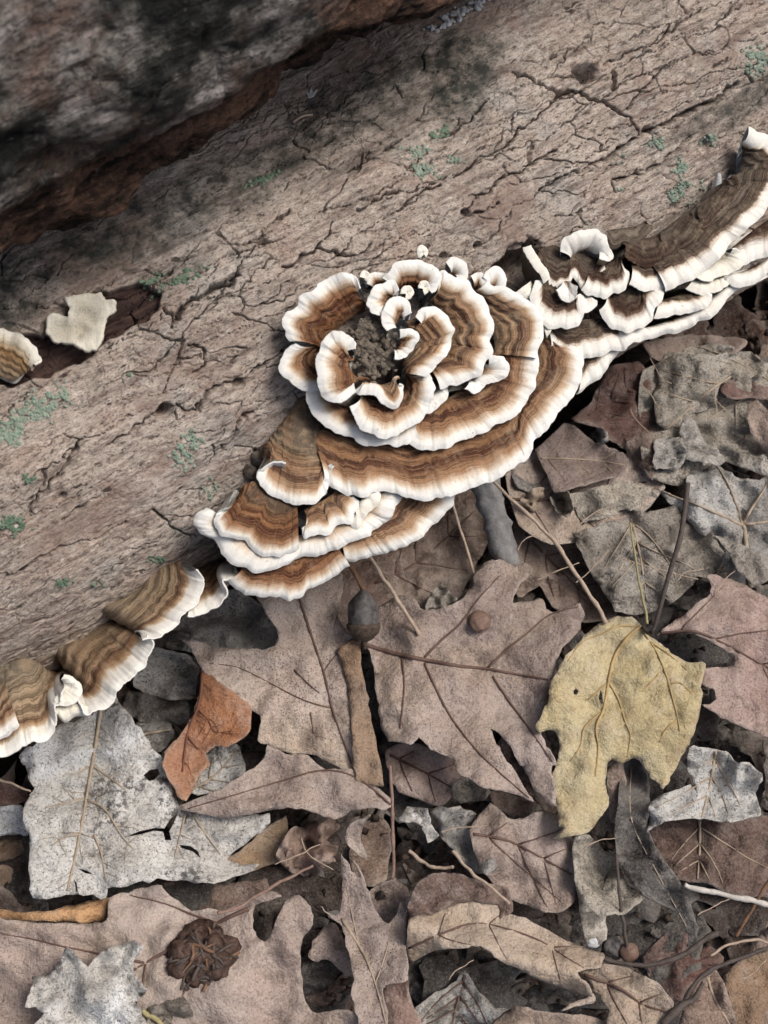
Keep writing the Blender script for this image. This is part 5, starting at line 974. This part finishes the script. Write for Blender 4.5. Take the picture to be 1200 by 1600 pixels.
tag(link('white_petal', mesh_np('white_petal', Vf - b, [[0,1,2],[0,2,3],[0,3,4],[0,4,5],[0,5,6]] + [[7,9,8],[7,10,9],[7,11,10],[7,12,11],[7,13,12]] + [[i, i + 7, (i + 1) % 7 + 7, (i + 1) % 7] for i in range(7)], False), CRUST, None, b.tolist()), 'tiny pale blue white petal at the crevice between the logs', 'petal')

# ------------------------------------------------------------------ litter beneath and beside what was traced
def on_litter(x, y): return y > 1190 - .64 * x + 40
def frag_mesh(kind, seed):
    r = np.random.default_rng(seed)
    if kind == 'oak':
        L = .085; n = 26; out = []
        for sg in (1, -1):
            for k in range(n):
                t = k / (n - 1) if sg > 0 else 1 - k / (n - 1)
                wd = L * (.12 + .30 * math.sin(math.pi * t ** .8)) * (.55 + .45 * math.cos(t * 22 + (.4 if sg > 0 else 0)))
                out.append((t * L - L / 2, sg * max(wd, .002)))
    else:
        n = r.integers(9, 15); a = np.sort(r.uniform(0, 6.28, n)); rd = r.uniform(.012, .034, n) if kind == 'scrap' else r.uniform(.022, .05, n)
        out = [(math.cos(t) * q * 1.2, math.sin(t) * q) for t, q in zip(a, rd)]
    sc2 = 1 / .0003; o2 = [(x * sc2, y * sc2) for x, y in out]
    hf = lambda p: .006 * fbm(p[:, 0] / 120, p[:, 1] / 120, seed, 3) + .0016 * fbm(p[:, 0] / 30, p[:, 1] / 30, seed + 4, 3) + .004 * (1 - 2.6 * np.abs(vnoise(p[:, 0] / 60, p[:, 1] / 45, seed + 11))) + .007 * (vnoise(p[:, 0] / 300 + 5, p[:, 1] / 300, seed + 8))
    Vm, Fm, _ = sheet_mesh(o2, hf, lambda p, h: np.stack([p[:, 0] / sc2, p[:, 1] / sc2, h], 1), 11, 4.5, (), 4, .0005, seed)
    return mesh_np('litter_blade', Vm, Fm, True, {'rim': RIM})
protos = []
for i in range(18):
    kind = ('oak', 'leaf', 'oak', 'leaf', 'scrap')[i % 5]; m = ('gap_shade', 'gap_shade_grey', 'gap_shade_red', 'dark', 'gap_shade', 'brown')[i % 6]
    me = frag_mesh(kind, 500 + i); me.materials.append(LM[m]); protos.append((me, m))
WORD = {'brown': 'brown', 'gap_shade': 'dark umber', 'gap_shade_grey': 'dull grey brown', 'gap_shade_red': 'dark red brown', 'dark': 'blackened'}
NEAR = [((470,1050),'the ochre-folded oak leaf'),((720,1060),'the split-tipped oak leaf'),((970,1120),'the yellow leaf'),((150,1260),'the white papery leaf'),((310,1150),'the orange brown leaf'),((1130,1040),'the pinkish right-hand oak leaf'),((1110,1230),'the pale torn grey leaf'),((1020,1350),'the charcoal curled leaf'),((300,1520),'the wrinkled husk'),((580,1480),'the spiked oak lobe'),
        ((760,1450),'the long rolled leaf'),((990,1560),'the pale tan leaf'),((1000,860),'the crumpled grey tan leaf'),((910,710),'the smooth mauve leaf tip'),((970,610),'the dark red brown leaf'),((1100,600),'the lumpy mauve grey leaf'),((1150,820),'the skeleton-vein leaf'),((650,860),'the grey twig'),((1130,480),'the lowest white shelf edge'),((120,1500),'the jagged white shred'),((700,1300),'the blue grey decayed leaf')]
r = np.random.default_rng(99); cnt = 0
while cnt < 190:
    x, y = r.uniform(-160, 1360), r.uniform(380, 1760)
    if not on_litter(x, y): continue
    deep = cnt < 115; pool = [q for q in protos if (q[1] in ('dark', 'gap_shade', 'gap_shade_red')) or not deep]  # deepest scraps get the darkened tones, painting shade into the gaps
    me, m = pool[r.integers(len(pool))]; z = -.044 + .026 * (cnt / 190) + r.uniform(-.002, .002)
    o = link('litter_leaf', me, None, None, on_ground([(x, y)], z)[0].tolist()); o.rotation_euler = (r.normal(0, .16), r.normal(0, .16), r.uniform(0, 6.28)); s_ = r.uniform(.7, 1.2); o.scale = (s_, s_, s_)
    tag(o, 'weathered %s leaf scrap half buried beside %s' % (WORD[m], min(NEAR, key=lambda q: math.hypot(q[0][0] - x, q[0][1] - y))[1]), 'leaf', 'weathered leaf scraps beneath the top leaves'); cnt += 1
# fine crumbs: nobody could count them
N = 5200; x = r.uniform(-160, 1360, N * 2); y = r.uniform(380, 1760, N * 2); ok = on_litter(x, y); p = np.stack([x, y], 1)[ok][:N]
P = on_ground(p, -.042 + .030 * r.random(len(p))); k = len(P); a0 = r.uniform(0, 6.28, k); sz = r.uniform(.0007, .0034, k) ; Vc = []
for j in range(4):
    a = a0 + j * 1.57 + r.normal(0, .3, k); rr = sz * r.uniform(.5, 1.2, k); Vc.append(P + np.stack([rr * np.cos(a), rr * np.sin(a), r.normal(0, .5, k) * sz], 1))
Vc = np.stack(Vc + [P + np.stack([0 * sz, 0 * sz, sz * .5], 1), P - np.stack([0 * sz, 0 * sz, sz * .4], 1)], 1).reshape(-1, 3); i6 = np.arange(k)[:, None] * 6
Fc = np.concatenate([i6 + np.array(t) for t in ((0,1,4),(1,2,4),(2,3,4),(3,0,4),(1,0,5),(2,1,5),(3,2,5),(0,3,5))])
tag(link('leaf_crumbs', mesh_np('leaf_crumbs', Vc, Fc, False), CRUMB), 'fine crumbs of rotted leaf scattered through the litter gaps', 'litter', None, 'stuff')
